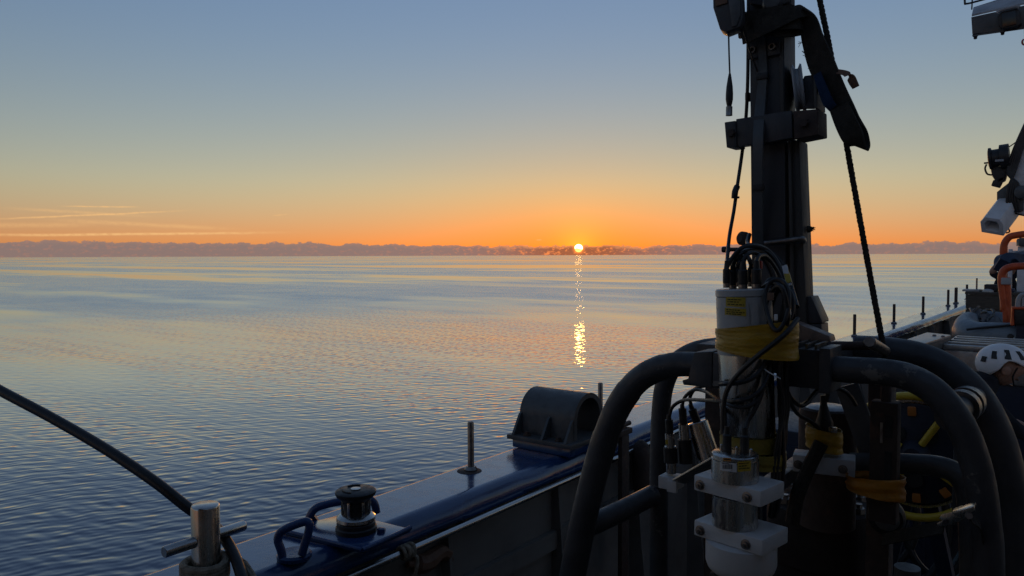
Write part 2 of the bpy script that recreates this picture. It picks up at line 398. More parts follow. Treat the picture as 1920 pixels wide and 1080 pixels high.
HOUSING = mat('off_white_housing', (0.42, 0.42, 0.40), 0.32, 0, (0.34, 0.34, 0.32), 8, 0.4, 0.75, 0.03, 60, 0.45)
TAPE = mat('yellow_tape', (0.48, 0.27, 0.012), 0.32, 0, (0.34, 0.185, 0.008), 14, 0.4, 0.7, 0.35, 30, 0.5, stretch=(1, 1, 4))
TAPEO = mat('orange_tape', (0.52, 0.20, 0.010), 0.34, 0, (0.34, 0.13, 0.008), 14, 0.4, 0.7, 0.4, 30, 0.5)
TAPEG = mat('dull_yellow_tape', (0.26, 0.19, 0.02), 0.4, 0, (0.17, 0.12, 0.015), 18, 0.4, 0.7, 0.25, 40)
STICK = mat('yellow_sticker', (0.50, 0.36, 0.03), 0.5, 0, (0.42, 0.30, 0.025), 30)
STICKW = mat('white_sticker', (0.66, 0.66, 0.64), 0.5, 0, (0.58, 0.58, 0.56), 30)
INK = mat('black_print', (0.015, 0.015, 0.015), 0.6)
RUST = mat('rusty_steel', (0.060, 0.038, 0.029), 0.7, 0.0, (0.038, 0.026, 0.022), 14, 0.4, 0.7, 0.25, 60, col3=(0.12, 0.06, 0.035), scale3=10, lo3=0.55, hi3=0.7)
BROWNM = mat('brown_weathered_plate', (0.24, 0.18, 0.145), 0.42, 0.2, (0.14, 0.10, 0.08), 12, 0.4, 0.7, 0.1, 50, stretch=(1, 3, 1))
YELLOW = mat('yellow_paint', (0.55, 0.38, 0.03), 0.35, 0, (0.42, 0.28, 0.02), 16, 0.45, 0.75, 0.05, 60, col3=(0.12, 0.08, 0.03), scale3=18, lo3=0.68, hi3=0.74)
NAVY = mat('navy_drum_paint', (0.008, 0.014, 0.032), 0.45)
ORANGE = mat('orange_paint', (0.55, 0.085, 0.018), 0.35, 0, (0.40, 0.055, 0.012), 12, 0.4, 0.7, 0.04, 60)
ORANGEP = mat('orange_pad', (0.45, 0.15, 0.02), 0.5)
WHITEP = mat('white_ship_paint', (0.62, 0.63, 0.64), 0.35, 0, (0.5, 0.5, 0.5), 5, 0.45, 0.75, 0.04, 30, col3=(0.26, 0.17, 0.11), scale3=5, lo3=0.70, hi3=0.78)
HELMET = mat('white_helmet_shell', (0.72, 0.72, 0.72), 0.28, 0, (0.66, 0.66, 0.66), 8)
ALU = mat('brushed_aluminium', (0.42, 0.41, 0.39), 0.36, 0.9, (0.32, 0.31, 0.30), 14, 0.4, 0.7, 0.05, 60, 0.5, stretch=(6, 1, 1))
BOATG = mat('inflatable_grey_fabric', (0.15, 0.19, 0.22), 0.42, 0, (0.11, 0.14, 0.17), 10, 0.4, 0.7, 0.06, 60, 0.55)
TARP = mat('dark_grey_tarpaulin', (0.07, 0.07, 0.075), 0.55, 0, (0.045, 0.045, 0.05), 10, 0.4, 0.7, 0.3, 18)
TARPB = mat('navy_tarpaulin', (0.02, 0.035, 0.07), 0.5, 0, None, 10, 0.4, 0.7, 0.3, 18)
CRATE = mat('weathered_crate_wood', (0.085, 0.075, 0.060), 0.75, 0, (0.055, 0.048, 0.04), 14, 0.4, 0.7, 0.2, 60, stretch=(1, 1, 6))
SKIN = mat('skin', (0.34, 0.19, 0.13), 0.5, 0, (0.28, 0.15, 0.10), 18)
CLOTH = mat('dark_work_clothes', (0.020, 0.021, 0.026), 0.85, 0, (0.013, 0.013, 0.016), 14, 0.4, 0.7, 0.4, 30, spec=0.2)
SHADED_RUST = mat('shaded_corroded_steel', (0.030, 0.022, 0.019), 0.75, 0, (0.02, 0.016, 0.014), 10, 0.4, 0.7, 0.3, 50, spec=0.25)  # rust darkened in colour to keep the skylit weight in shade
SCREENP = mat('screen_cream_paint', (0.34, 0.29, 0.235), 0.6, 0, (0.28, 0.24, 0.19), 3)  # cream tone set to bounce warm light into the shadows
RED = mat('red_plastic', (0.35, 0.02, 0.015), 0.45)
GLASS = mat('dark_lamp_glass', (0.012, 0.013, 0.015), 0.12)

# ------------------------------------------------------------------ the ship: deck, bulwark, deckhouse
CAP_Z = 1.10
def cap_outer(x):
    """outboard edge of the cap rail and its height: straight amidships, drawing in and rising towards the far end"""
    t = max(0.0, x-5.0)
    return 2.10 - 0.0115*t*t*(1-0.022*t), CAP_Z + 0.0030*t*t
PATH = [-1.6+0.25*i for i in range(0, 61)]
def cap_section(i, p):
    x = p.x; yo, z = cap_outer(x)
    w = 0.30
    wob = 0.0035*math.sin(x*9.1)+0.0025*math.sin(x*23.7+1.0)
    prof = [(0.0, -0.16), (0.0, -0.012), (-0.012, 0.0), (-0.022, 0.0), (-w+0.064, 0.0), (-w+0.056, 0.0), (-w+0.036, -0.006), (-w+0.015, -0.026+wob), (-w+0.003+wob, -0.058), (-w+0.006, -0.082), (-w+0.03, -0.095), (-w+0.06, -0.098), (-0.05, -0.10), (-0.05, -0.16)]
    return [V((x, yo+a, z+b)) for a, b in prof]
deck = MB().add([(-6, -6, 0), (13.5, -6, 0), (13.5, 1.2, 0), (9, 1.75, 0), (6, 2.0, 0), (-6, 2.0, 0)], [(0, 1, 2, 3, 4, 5)]).build('deck', DECK)
deck['kind'] = 'structure'; deck['label'] = 'dark painted steel working deck of the ship'
bw = thing('bulwark', 'blue topped steel bulwark running along the ship side', 'bulwark', (0, 1.95, 0))
fine = [V((-1.6+0.06*i, 0, 0)) for i in range(0, 245)]
cap = MB().sweep(fine, cap_section).build('cap_rail', BLUE, bw, angle=50, label='glossy blue painted cap rail with a thick rounded inner edge')
def plate_section(off, z0, z1, th):
    def f(i, p):
        yo, z = cap_outer(p.x)
        return [V((p.x, yo+off, z0)), V((p.x, yo+off+th, z0)), V((p.x, yo+off+th, z+z1)), V((p.x, yo+off, z+z1))]
    return f
MB().sweep([V((x, 0, 0)) for x in PATH], plate_section(-0.245, 0.0, -0.099, 0.012)).build('inner_plate', HULLP, bw)
MB().sweep([V((x, 0, 0)) for x in PATH], plate_section(-0.055, SEA_Z-0.8, -0.162, 0.014)).build('hull_plate', BLUE_THICK, bw)
for k in range(17):                                           # stays that stiffen the inner plate
    x = 0.55+0.72*k
    yo, z = cap_outer(x)
    y = yo-0.2452
    wid = 0.07 if k < 8 else 0.13
    MB().prism([(x, y, 0.004), (x, y-wid*1.8, 0.004), (x, y-wid, 0.5), (x, y-wid*0.5, z-0.11), (x, y, z-0.105)], (0.014, 0, 0)).build('stay', HULLP, bw)
MB().sweep([V((x, 0, 0)) for x in PATH[2:28]], lambda i, p: [V((p.x, cap_outer(p.x)[0]-0.247, 0.70)), V((p.x, cap_outer(p.x)[0]-0.247, 0.78)), V((p.x, cap_outer(p.x)[0]-0.275, 0.78)), V((p.x, cap_outer(p.x)[0]-0.275, 0.70))]).build('stringer', HULLP, bw)
# polished grab rail on stand-offs below the inner edge
gr = thing('grab_rail', 'polished steel grab rail along the inside of the bulwark', 'rail', (2.5, 1.775, 0.9))
MB().tube([(0.2, 1.775, 1.012), (1.5, 1.775, 1.012), (2.8, 1.778, 1.013), (3.8, 1.78, 1.014), (4.9, 1.78, 1.015)], 0.0125, 14, 4).build('bar', STEELR, gr)
for x in (0.5, 1.28, 2.06, 2.84, 3.62, 4.4):
    MB().tube([(x, 1.775, 1.012), (x, 1.80, 1.006), (x, 1.8535, 1.0)], 0.009, 8, 3).build('standoff', STEELD, gr)
# unseen walls and overhead added around the camera to block sky light
dh = thing('sky_screen', 'added unseen cream walls and overhead that hold back sky light', 'sky_screen', (-3, -1.2, 0))
MB().span((-6, -1.25, 0.002), (2.4, -1.15, 3.2)).build('wall', SCREENP, dh)
MB().span((-2.3, -1.149, 0.002), (-2.2, 1.75, 3.2)).build('wall', SCREENP, dh)
MB().span((-6, -3.2, 3.203), (-0.3, 2.05, 3.3)).build('overhead_screen', SCREENP, dh)
for x in (-1.4, 0.4):
    MB().span((x-0.4, -1.148, 0.15), (x+0.4, -1.11, 2.1)).build('door', GREYL, dh, 0.01)

# ------------------------------------------------------------------ things standing on the cap rail
def cap_pin(x, y, z, h, r, label, group):
    t = thing('rail_pin', label, 'steel pin', (x, y, z), group)
    MB().lathe((x, y, z+0.012), (0, 0, 1), [(r, 0), (r, h-0.006), (r*0.75, h)], 16).build('shaft', STEELD if x < 4 else RUST, t)
    MB().lathe((x, y, z+0.0005), (0, 0, 1), [(r*2.0, 0), (r*2.1, 0.006), (r*1.8, 0.012), (r*1.5, 0.018)], 20).build('washer', STEELD, t)
    return t
p = TZ(883, 882, CAP_Z)
cap_pin(p.x, p.y, CAP_Z, 0.195, 0.0135, 'steel pin on the blue rail between the black roller and the grey saddle', None)
stain = MB().lathe((p.x-0.01, p.y, CAP_Z+0.0006), (0, 0, 1), [(0.052, 0), (0.050, 0.0012)], 24).build('rust_ring', RUST)
tag(stain, 'dark rusty patch around the foot of the pin beside the grey saddle', 'rust patch')
cap_pin(3.47, 2.055, CAP_Z, 0.20, 0.0135, 'steel pin standing just behind the grey saddle bracket', None)
far_pins = [(1647, 634, 1.13), (1697, 609, 1.16), (1748, 588, 1.22), (1775, 573, 1.26), (1788, 568, 1.28), (1807, 562, 1.30), (1817, 566, 1.30)]
for i, (px, py, z) in enumerate(far_pins):
    q = TZ(px, py, z); yo, zz = cap_outer(q.x)
    cap_pin(q.x, yo-0.08, zz, 0.22, 0.016, 'thin steel pin on the far stretch of the bulwark past the mast', 'row of pins along the far bulwark')

# stainless cross bollard
B0 = TZ(388, 1095, CAP_Z)
bol = thing('cross_bollard', 'stainless steel bollard with a cross bar, beige rope round its foot', 'bollard', B0)
hb = 0.222
MB().lathe(B0, (0, 0, 1), [(0.060, 0.0006), (0.060, 0.008), (0.0375, 0.009), (0.0375, hb-0.006), (0.0355, hb-0.001), (0.034, hb)], 36).build('post', STEEL, bol)
zc = B0.z+0.128
c0, c1 = TZ(308, 1032, zc), TZ(458, 982, zc)
ctr = V((B0.x, B0.y, zc)); dr = (c1-c0).normalized()
MB().lathe(c0+(ctr-(c0+c1)/2), dr, [(0.0135, 0), (0.0155, 0.003), (0.0155, (c1-c0).length-0.003), (0.0135, (c1-c0).length)], 20).build('cross_bar', STEEL, bol)
turns = []
for k in range(84):
    a = k*0.3; r = 0.049+0.004*math.sin(k*0.9)
    turns.append(B0+V((math.cos(a)*r*1.12, math.sin(a)*r*1.12, 0.018+0.0125*(k/21.0)+0.006*math.sin(a+0.7))))
ro = MB().tube(turns+[B0+V((0.07, -0.07, 0.05)), B0+V((0.05, -0.16, 0.02))], 0.011, 8, 2).build('mooring_rope', ROPEB)
tag(ro, 'beige rope wound around the foot of the steel cross bollard', 'rope')
# the thick black cable coming down to the bollard
cb = MB().tube([TD(-420, 560, 2.6), TD(-200, 625, 2.45), TD(0, 732, 2.30), TD(100, 785, 2.24), TD(200, 843, 2.18), TD(290, 903, 2.13), TD(350, 950, 2.12), TD(400, 985, 2.125), TD(428, 1020, 2.09), TD(446, 1058, 2.03), TD(458, 1110, 1.97), TD(455, 1190, 1.92)], 0.0155, 14, 8).build('black_cable', CABLE)
tag(cb, 'thick black cable sloping down over the water behind the cross bollard', 'cable')

# two blue pipe loops
lp = thing('pipe_loop', 'thick blue painted pipe loop on a round foot, left of the roller', 'pipe eye', TZ(552, 1046, CAP_Z))
f = TZ(552, 1046, CAP_Z); e = RIGHT
def L1(px, py): return TD(px, py, 2.2)
MB().tube([L1(531, 1052), L1(527, 1032), L1(521, 1012), L1(527, 997), L1(548, 986), L1(573, 978), L1(580, 985), L1(577, 1003), L1(571, 1022), L1(566, 1040)], 0.0125, 12, 6).build('pipe', BLUE_THICK, lp)
MB().lathe(f, (0, 0, 1), [(0.050, 0.0005), (0.052, 0.012), (0.045, 0.018)], 24).build('foot', BLUE_THICK, lp)
lp2 = thing('pipe_loop', 'blue painted pipe loop on a gusset, outboard behind the roller', 'pipe eye', TZ(620, 985, CAP_Z))
def L2(px, py): return TD(px, py, 2.52)
MB().tube([L2(578, 990), L2(580, 970), L2(592, 953), L2(615, 945), L2(640, 940), L2(680, 934), L2(700, 941), L2(706, 962)], 0.0135, 12, 6).build('pipe', BLUE_THICK, lp2)
g0 = L2(574, 985); 
MB().prism([L2(570, 990), L2(604, 988), L2(588, 966)], (0.012, 0.010, 0)).build('gusset', BLUE_THICK, lp2)
g1 = TZ(590, 990, CAP_Z)
MB().lathe((g1.x, g1.y+0.02, CAP_Z), (0, 0, 1), [(0.035, 0.0005), (0.035, 0.010)], 20).build('foot', BLUE_THICK, lp2)
# doubler plate and roller
A = [TZ(524, 1000, CAP_Z), TZ(679, 1038, CAP_Z), TZ(770, 998, CAP_Z), TZ(650, 968, CAP_Z)]
dp = thing('doubler_plate', 'raised blue plate welded under the black roller', 'plate', TZ(668, 1000, CAP_Z))
MB().prism([q+V((0, 0, 0.0006)) for q in A], (0, 0, 0.0105)).build('plate', BLUE, dp, 0.002)
MB().tube([A[0]+V((0, 0, 0.012)), A[0].lerp(A[1], 0.5)+V((0, 0, 0.013)), A[1]+V((0, 0, 0.012))], 0.006, 8, 8).build('weld_bead', BLUE_THICK, dp)
MB().tube([A[1]+V((0, 0, 0.012)), A[1].lerp(A[2], 0.6)+V((0, 0, 0.013)), A[2]+V((0, 0, 0.016))], 0.0075, 8, 8).build('weld_bead', BLUE_THICK, dp)
R = TZ(668, 1001, CAP_Z)+V((0, 0, 0.0112))
rl = thing('deck_roller', 'black and steel vertical roller with a flared cap on the blue rail', 'roller', R)
MB().lathe(R, (0, 0, 1), [(0.066, 0), (0.066, 0.014), (0.062, 0.018), (0.062, 0.030), (0.058, 0.034)], 40).build('base', RUBBER, rl)
MB().lathe(R, (0, 0, 1), [(0.056, 0.0345), (0.063, 0.038), (0.062, 0.048), (0.053, 0.056), (0.048, 0.058)], 40).build('lower_flange', STEEL, rl)
drum = MB().lathe(R, (0, 0, 1), [(0.041, 0.0585), (0.040, 0.062), (0.0395, 0.100), (0.041, 0.103)], 40).build('drum', RUBBER, rl)
for k in range(6):
    a = k*math.pi/3+0.35
    q = R+V((math.cos(a)*0.0435, math.sin(a)*0.0435, 0))
    MB().bar(q+V((0, 0, 0.058)), q+V((0, 0, 0.103)), 0.010, 0.007, side=(-math.sin(a), math.cos(a), 0)).build('drum_rib', STEEL, drum, 0.0015)
rcap = MB().lathe(R, (0, 0, 1), [(0.046, 0.1035), (0.052, 0.108), (0.062, 0.117), (0.0655, 0.124), (0.0655, 0.130), (0.060, 0.134), (0.02, 0.1355)], 44).build('cap', RUBBER, rl)
MB().lathe(R, (0, 0, 1), [(0.016, 0.1358), (0.016, 0.1385), (0.012, 0.139)], 20).build('centre_bolt', STEEL, rcap)
for s in (-1, 1):
    arc = [R+V((math.cos(a)*0.042, math.sin(a)*0.042, 0.1365)) for a in [s*0.5+math.pi*(0 if s > 0 else 1)+0.25*k for k in range(5)]]
    MB().tube(arc, 0.0028, 6, 4).build('cap_rib', RUBBER, rcap)
MB().lathe(R+V((0.04, -0.075, -0.001)), (0, 0, 1), [(0.014, 0), (0.014, 0.012), (0.010, 0.014)], 6).build('bolt', BLUE_THICK, rl)

# grey saddle: an arched casting lying across the rail on a blue block
sx, sy0, sy1 = 2.935, 1.80, 2.115
blk = MB().span((2.76, 1.786, CAP_Z+0.0005), (3.12, 2.112, CAP_Z+0.040)).build('saddle_block', BLUE, None, 0.006)
tag(blk, 'blue block on the rail under the grey saddle bracket', 'block')
sd = thing('saddle_bracket', 'dark grey arched saddle bracket bolted on a blue block', 'bracket', (sx, 1.95, CAP_Z+0.041))
zb = CAP_Z+0.0405
flg = MB().span((sx-0.195, sy0-0.03, zb), (sx+0.195, sy1+0.015, zb+0.022)).build('flange', GREYM, sd, 0.004)
ro_, ri_, zl = 0.125, 0.100, zb+0.108
outer = [V((sx-ro_, 0, zb+0.0225))]+[V((sx-ro_*math.cos(a), 0, zl+ro_*math.sin(a)*0.92)) for a in [math.pi*k/22 for k in range(23)]]+[V((sx+ro_, 0, zb+0.0225))]
inner = [V((sx+ri_, 0, zb+0.0225))]+[V((sx+ri_*math.cos(a), 0, zl+ri_*math.sin(a)*0.92)) for a in [math.pi*k/22 for k in range(23)]]+[V((sx-ri_, 0, zb+0.0225))]
ring = outer+inner; n = len(ring)
m = MB()
vs = [q+V((0, sy0, 0)) for q in ring]+[q+V((0, sy1-0.01, 0)) for q in ring]
h = len(outer)
fs = [(i, (i+1) % n, n+(i+1) % n, n+i) for i in range(n)]
fs += [(i, i+1, n-2-i, n-1-i) for i in range(h-1)]+[(n+i, n+n-1-i, n+n-2-i, n+i+1) for i in range(h-1)]
m.add(vs, fs).build('arch', GREYM, sd, 0, 30)
for y in (sy0+0.002, (sy0+sy1)/2-0.03, sy1-0.024):
    for s in (-1, 1):
        MB().prism([(sx+s*(ro_+0.001), y, zb+0.0225), (sx+s*(ro_+0.068), y, zb+0.0225), (sx+s*(ro_+0.012), y, zb+0.112), (sx+s*(ro_+0.001), y, zb+0.118)], (0, 0.012, 0)).build('rib', GREYM, sd)
for s in (-1, 1):
    for y in (sy0+0.06, sy1-0.08):
        MB().lathe((sx+s*(ro_+0.036), y, zb+0.0225), (0, 0, 1), [(0.02, 0), (0.02, 0.005), (0.0135, 0.006), (0.0135, 0.018)], 6).build('bolt', RUST, flg)

# rusty clamp hooked over the inner edge
kx = TY(1163, 812, 1.745).x
cl = thing('rail_clamp', 'rusty flat bar clamp with a bolt hooked over the blue rail', 'clamp', (kx, 1.76, 0.5))
MB().span((kx-0.035, 1.715, 0.45), (kx+0.035, 1.738, 1.138)).build('bar', RUST, cl, 0.003)
hk = MB().span((kx-0.06, 1.716, 1.1385), (kx+0.07, 1.90, 1.165)).build('hook', RUST, cl, 0.003)
MB().lathe((kx+0.01, 1.77, 1.1655), (0, 0, 1), [(0.026, 0), (0.026, 0.006), (0.018, 0.007), (0.018, 0.032)], 6).build('bolt', RUST, hk)
MB().cyl((kx-0.05, 1.745, 1.18), (kx+0.09, 1.745, 1.18), 0.012).build('pin', RUST, cl)
fx = TY(1207, 850, 1.73).x
fd = MB().lathe((fx, 1.745, 0.80), (0, 0, 1), [(0.015, 0), (0.038, 0.02), (0.045, 0.06), (0.045, 0.20), (0.035, 0.25), (0.012, 0.27)], 20).build('rubber_fender', RUST)
tag(fd, 'dark brown rounded fender hanging inside the bulwark beside the rusty clamp', 'fender')
# cord hitched round the grab rail
hp = V((1.735, 1.775, 1.012)); pts = []
for k in range(40):
    a = k*0.62; pts.append(hp+V(((k-20)*0.0014+0.004*math.sin(k), math.cos(a)*0.0205, math.sin(a)*0.0205)))
pts += [hp+V((0.02, -0.03, -0.02)), hp+V((0.012, -0.032, -0.06)), hp+V((0.0, -0.024, -0.11)), hp+V((-0.02, -0.02, -0.19))]
tag(MB().tube(pts, 0.0066, 8, 2).build('cord_hitch', ROPEB), 'beige cord hitched around the steel grab rail', 'cord')
rag = MB().tube([(1.80, 1.838, 0.93), (1.88, 1.832, 0.91), (1.97, 1.835, 0.92), (2.03, 1.84, 0.87)], [0.012, 0.034, 0.028, 0.01], 9, 5).build('old_rag', LEATHER)
tag(rag, 'crumpled brown rag tucked below the steel grab rail', 'rag')

# ------------------------------------------------------------------ the sampling frame (tubular cage) standing on deck
XF, XB, XM = 1.90, 2.25, 2.10
fr = thing('sampling_frame', 'black tubular sampling frame with two bent hoops and scuffed paint', 'frame', (2.07, 0.65, 0))
def yz(x, pts): return [V((x, a, b)) for a, b in pts]
def hoop(name, x, pts, r):
    return MB().tube(yz(x, pts), r, 20, 8).build(name, FRAME, fr)
hoop('front_hoop', XF, [(0.745, 1.704), (0.80, 1.704), (0.90, 1.695), (0.985, 1.655), (1.045, 1.59), (1.095, 1.495), (1.150, 1.327), (1.205, 1.10), (1.30, 0.62), (1.40, 0.02)], [0.034, 0.034, 0.036, 0.038, 0.040, 0.041, 0.041])
MB().tube([V((XF, 0.497, 1.722))]+[TX(a_, b_, XF) for a_, b_ in [(1600, 694), (1650, 697), (1700, 706), (1745, 729), (1785, 771), (1815, 828), (1836, 900), (1847, 980), (1853, 1080)]]+[V((XF, 0.135, 0.75)), V((XF, 0.12, 0.02))], 0.0315, 20, 7).build('front_hoop', FRAME, fr)
hoop('rear_hoop', XB, [(0.86, 1.712), (0.93, 1.705), (0.995, 1.685), (1.050, 1.645), (1.085, 1.58), (1.100, 1.49), (1.106, 1.30), (1.105, 0.80), (1.105, 0.02)], 0.031)
hoop('rear_hoop', XB, [(0.50, 1.732), (0.42, 1.732), (0.34, 1.722), (0.27, 1.690), (0.212, 1.632), (0.170, 1.55), (0.142, 1.45), (0.122, 1.30), (0.11, 0.80), (0.10, 0.02)], 0.040)
MB().tube([(XF+0.03, 1.195, 1.165), (2.08, 1.150, 1.185), (XB-0.025, 1.115, 1.205)], 0.033, 18, 3).build('side_tube', FRAME, fr)
ca, cbk = V((XF+0.02, 0.232, 1.632)), V((XB-0.02, 0.215, 1.632))
ctube = MB().cyl(ca, cbk, 0.030, None, 20).build('cross_tube', FRAME, fr)
for t in (0.42, 0.62):
    q = ca.lerp(cbk, t); MB().cyl(q, q+(cbk-ca).normalized()*0.035, 0.041).build('collar', STEELD, ctube)
MB().tube([(XF, 1.32, 0.48), (2.0, 1.25, 0.47), (XB, 1.105, 0.47)], 0.03, 14, 4).build('side_tube', FRAME, fr)
MB().tube([(XF, 0.13, 0.45), (XB, 0.105, 0.45)], 0.03, 14, 4, smooth=False).build('side_tube', FRAME, fr)
for x, ys in ((XF, (0.12, 1.40)), (XB, (0.10, 1.105))):
    for y in ys: MB().lathe((x, y, 0.0015), (0, 0, 1), [(0.085, 0), (0.085, 0.012), (0.05, 0.016), (0.05, 0.05)], 24).build('foot_pad', FRAME, fr)
# square end brackets and the cross beams that join the hoops to the mast
MB().prism([(XF-0.046, 0.762, 1.652), (XF-0.046, 0.842, 1.652), (XF-0.046, 0.846, 1.664), (XF-0.046, 0.830, 1.667), (XF-0.046, 0.812, 1.742), (XF-0.046, 0.762, 1.748)], (0.092, 0, 0)).build('end_bracket', FRAME, fr, 0.003)
MB().span((XF-0.045, 0.66, 1.652), (XF+0.06, 0.7615, 1.745)).build('cross_beam', FRAME, fr, 0.004)
MB().span((XF-0.046, 0.470, 1.668), (XF+0.06, 0.496, 1.776)).build('end_bracket', FRAME, fr, 0.003)
MB().span((XF-0.02, 0.4965, 1.672), (XF+0.08, 0.60, 1.768)).build('cross_beam', FRAME, fr, 0.004)
MB().span((XF+0.08, 0.50, 1.69), (XB+0.03, 0.86, 1.75)).build('cross_beam', FRAME, fr, 0.004)
for k in range(4):
    MB().span((XF-0.01, 0.51+0.022*k, 1.7685), (XF+0.09, 0.516+0.022*k, 1.780)).build('grating_bar', STEELD, fr)
# lower hoop on the right, grey
def G(px, py, x=2.16): return TX(px, py, x)
MB().tube([G(1596, 868), G(1640, 868), G(1700, 870), G(1755, 874), G(1790, 886), G(1810, 912), G(1817, 950), G(1820, 1010), G(1822, 1090), G(1822, 1300)], 0.027, 18, 6).build('lower_hoop', GREYM, fr)
# diagonal plate and slotted post
d0, d1 = TX(1588, 722, 2.2), TX(1655, 905, 2.2)
MB().bar(d0, d1, 0.062, 0.014, side=(0, 1, 0)).build('diagonal_plate', GREYM, fr, 0.002)
d2, d3 = TX(1640, 800, 2.35), TX(1640, 1100, 2.35)
pl0 = TX(1661, 752, 2.02)
ph = 0.30
post = MB().box(pl0+V((0, 0, -ph/2)), (0.045, 0.062, ph)).build('slotted_post', RUST, fr, 0.003)
for k, (a, b) in enumerate(((0.03, 0.085), (0.12, 0.20))):
    MB().box(pl0+V((-0.0235, -0.012, -(a+b)/2)), (0.003, 0.016, b-a)).build('slot', INK, post)
MB().box(pl0+V((-0.0235, 0.004, -0.075)), (0.004, 0.006, 0.05)).build('edge_strip', STEELD, post)
MB().cyl(pl0+V((0, 0, 0.0)), pl0+V((0, 0, 0.075)), 0.012).build('post_rod', RUST, fr)
MB().span((2.28, 0.30, 0.80), (2.34, 1.09, 0.90)).build('lower_beam', RUST, fr, 0.003)
for y in (0.44, 0.92):
    MB().span((2.255, y-0.03, 0.15), (2.32, y+0.03, 1.66)).build('upright', RUST, fr, 0.003)
MB().cyl((2.05, 0.33, 0.05), (2.05, 0.33, 1.22), 0.03).build('upright_tube', GREYM, fr)

# weight head of the corer inside the frame
wh = thing('corer_head', 'dark rusty cylindrical corer weight inside the sampling frame', 'corer', (2.42, 0.60, 0.2))
c = TX(1552, 770, 2.3)
MB().lathe((c.x, c.y, 1.20), (0, 0, 1), [(0.080, 0), (0.080, 0.33), (0.076, 0.345), (0.066, 0.350), (0.064, 0.345)], 36).build('canister', RUST, wh)
MB().lathe((c.x, c.y, 1.5455), (0, 0, 1), [(0.063, 0), (0.05, 0.008), (0.02, 0.010)], 28).build('canister_lid', STEELD, wh)
wgt = MB().lathe((2.42, 0.63, 0.74), (0, 0, 1), [(0.15, 0), (0.155, 0.02), (0.155, 0.28), (0.15, 0.29), (0.15, 0.31), (0.165, 0.32), (0.165, 0.45), (0.15, 0.48), (0.08, 0.50)], 44).build('weight', SHADED_RUST, wh)
MB().lathe((2.42, 0.63, 0.15), (0, 0, 1), [(0.05, 0), (0.05, 0.59)], 24).build('barrel', STEELD, wh)
for k in range(6):
    a = k*math.pi/3+0.2
    MB().lathe((2.42+0.12*math.cos(a), 0.63+0.12*math.sin(a), 1.225), (0, 0, 1), [(0.018, 0), (0.018, 0.016), (0.01, 0.017), (0.01, 0.028)], 6).build('bolt', STEELD, wgt)

# ------------------------------------------------------------------ the mast
ms = thing('mast', 'dark steel mast column with clamp, sheave and cable duct', 'mast', (XM, 0.66, 0.1))
def MT(px, py, x=XM): return TX(px, py, x)
def column(name, left, right, y0, y1, x0, x1, material, bev=0.003):
    """a column leaning with the mast: left / right edges given at the top (y0) and foot (y1) in the mast's front plane"""
    a0, b0, a1, b1 = MT(left[0], y0, x0), MT(right[0], y0, x0), MT(left[1], y1, x0), MT(right[1], y1, x0)
    d = V((x1-x0, 0, 0))
    return MB().add([a0, b0, b1, a1, a0+d, b0+d, b1+d, a1+d], [(0, 1, 2, 3), (7, 6, 5, 4), (0, 4, 5, 1), (1, 5, 6, 2), (2, 6, 7, 3), (3, 7, 4, 0)]).build(name, material, ms, bev)
column('main_column', (1401, 1411), (1467, 1475), -420, 700, XM, XM+0.10, MAST)
column('side_channel', (1477, 1483), (1499, 1513), 262, 620, XM+0.01, XM+0.09, CHANNEL, 0.006)
column('channel_lip', (1477, 1483), (1482, 1490), 264, 620, XM-0.004, XM+0.0098, CHANNEL, 0.002)
column('front_strip', (1460, 1464), (1467, 1471), 66, 262, XM-0.004, XM-0.0004, CHANNEL, 0.001)
MB().prism([MT(1507, 556, XM+0.02), MT(1521, 556, XM+0.02), MT(1541, 601, XM+0.02), MT(1541, 606, XM+0.02), MT(1507, 606, XM+0.02)], (0.07, 0, 0)).build('foot_gusset', MAST, ms, 0.002)
MB().prism([MT(1507, 607.5, XM+0.02), MT(1540, 607.5, XM+0.02), MT(1544, 690, XM+0.02), MT(1507, 690, XM+0.02)], (0.07, 0, 0)).build('foot_block', MAST, ms, 0.003)
# cable duct down the front
dk = [MT(1427, 55, XM-0.012), MT(1430, 100, XM-0.012), MT(1431, 140, XM-0.012), MT(1426, 200, XM-0.02), MT(1422, 260, XM-0.062), MT(1421, 350, XM-0.05), MT(1423, 458, XM-0.012)]
MB().ribbon(dk, [V((0, 1, 0))]*len(dk), [0.020, 0.022, 0.023, 0.0275, 0.0275, 0.027, 0.026], 0.010).build('cable_duct', GREYM, ms)
for py, x, off in ((143, XM-0.014, 1430), (352, XM-0.05, 1421.5)):
    q = MT(off, py, x); MB().box(q, (0.016, 0.032, 0.018)).build('tape_band', RUBBER, ms, 0.002)
# bolted pads near the head
for px, py, w in ((1413, 95, 0.030), (1450, 89, 0.038)):
    q = MT(px, py, XM-0.0062)
    pad = MB().box(q, (0.012, w, 0.046)).build('bolt_pad', MAST, ms, 0.004)
    MB().lathe(q+V((-0.0062, 0, 0)), (-1, 0, 0), [(0.0095, 0), (0.0095, 0.006), (0.0088, 0.008), (0.0058, 0.008), (0.0055, 0.002)], 20, caps=False).build('socket_bolt', STEELD, pad)
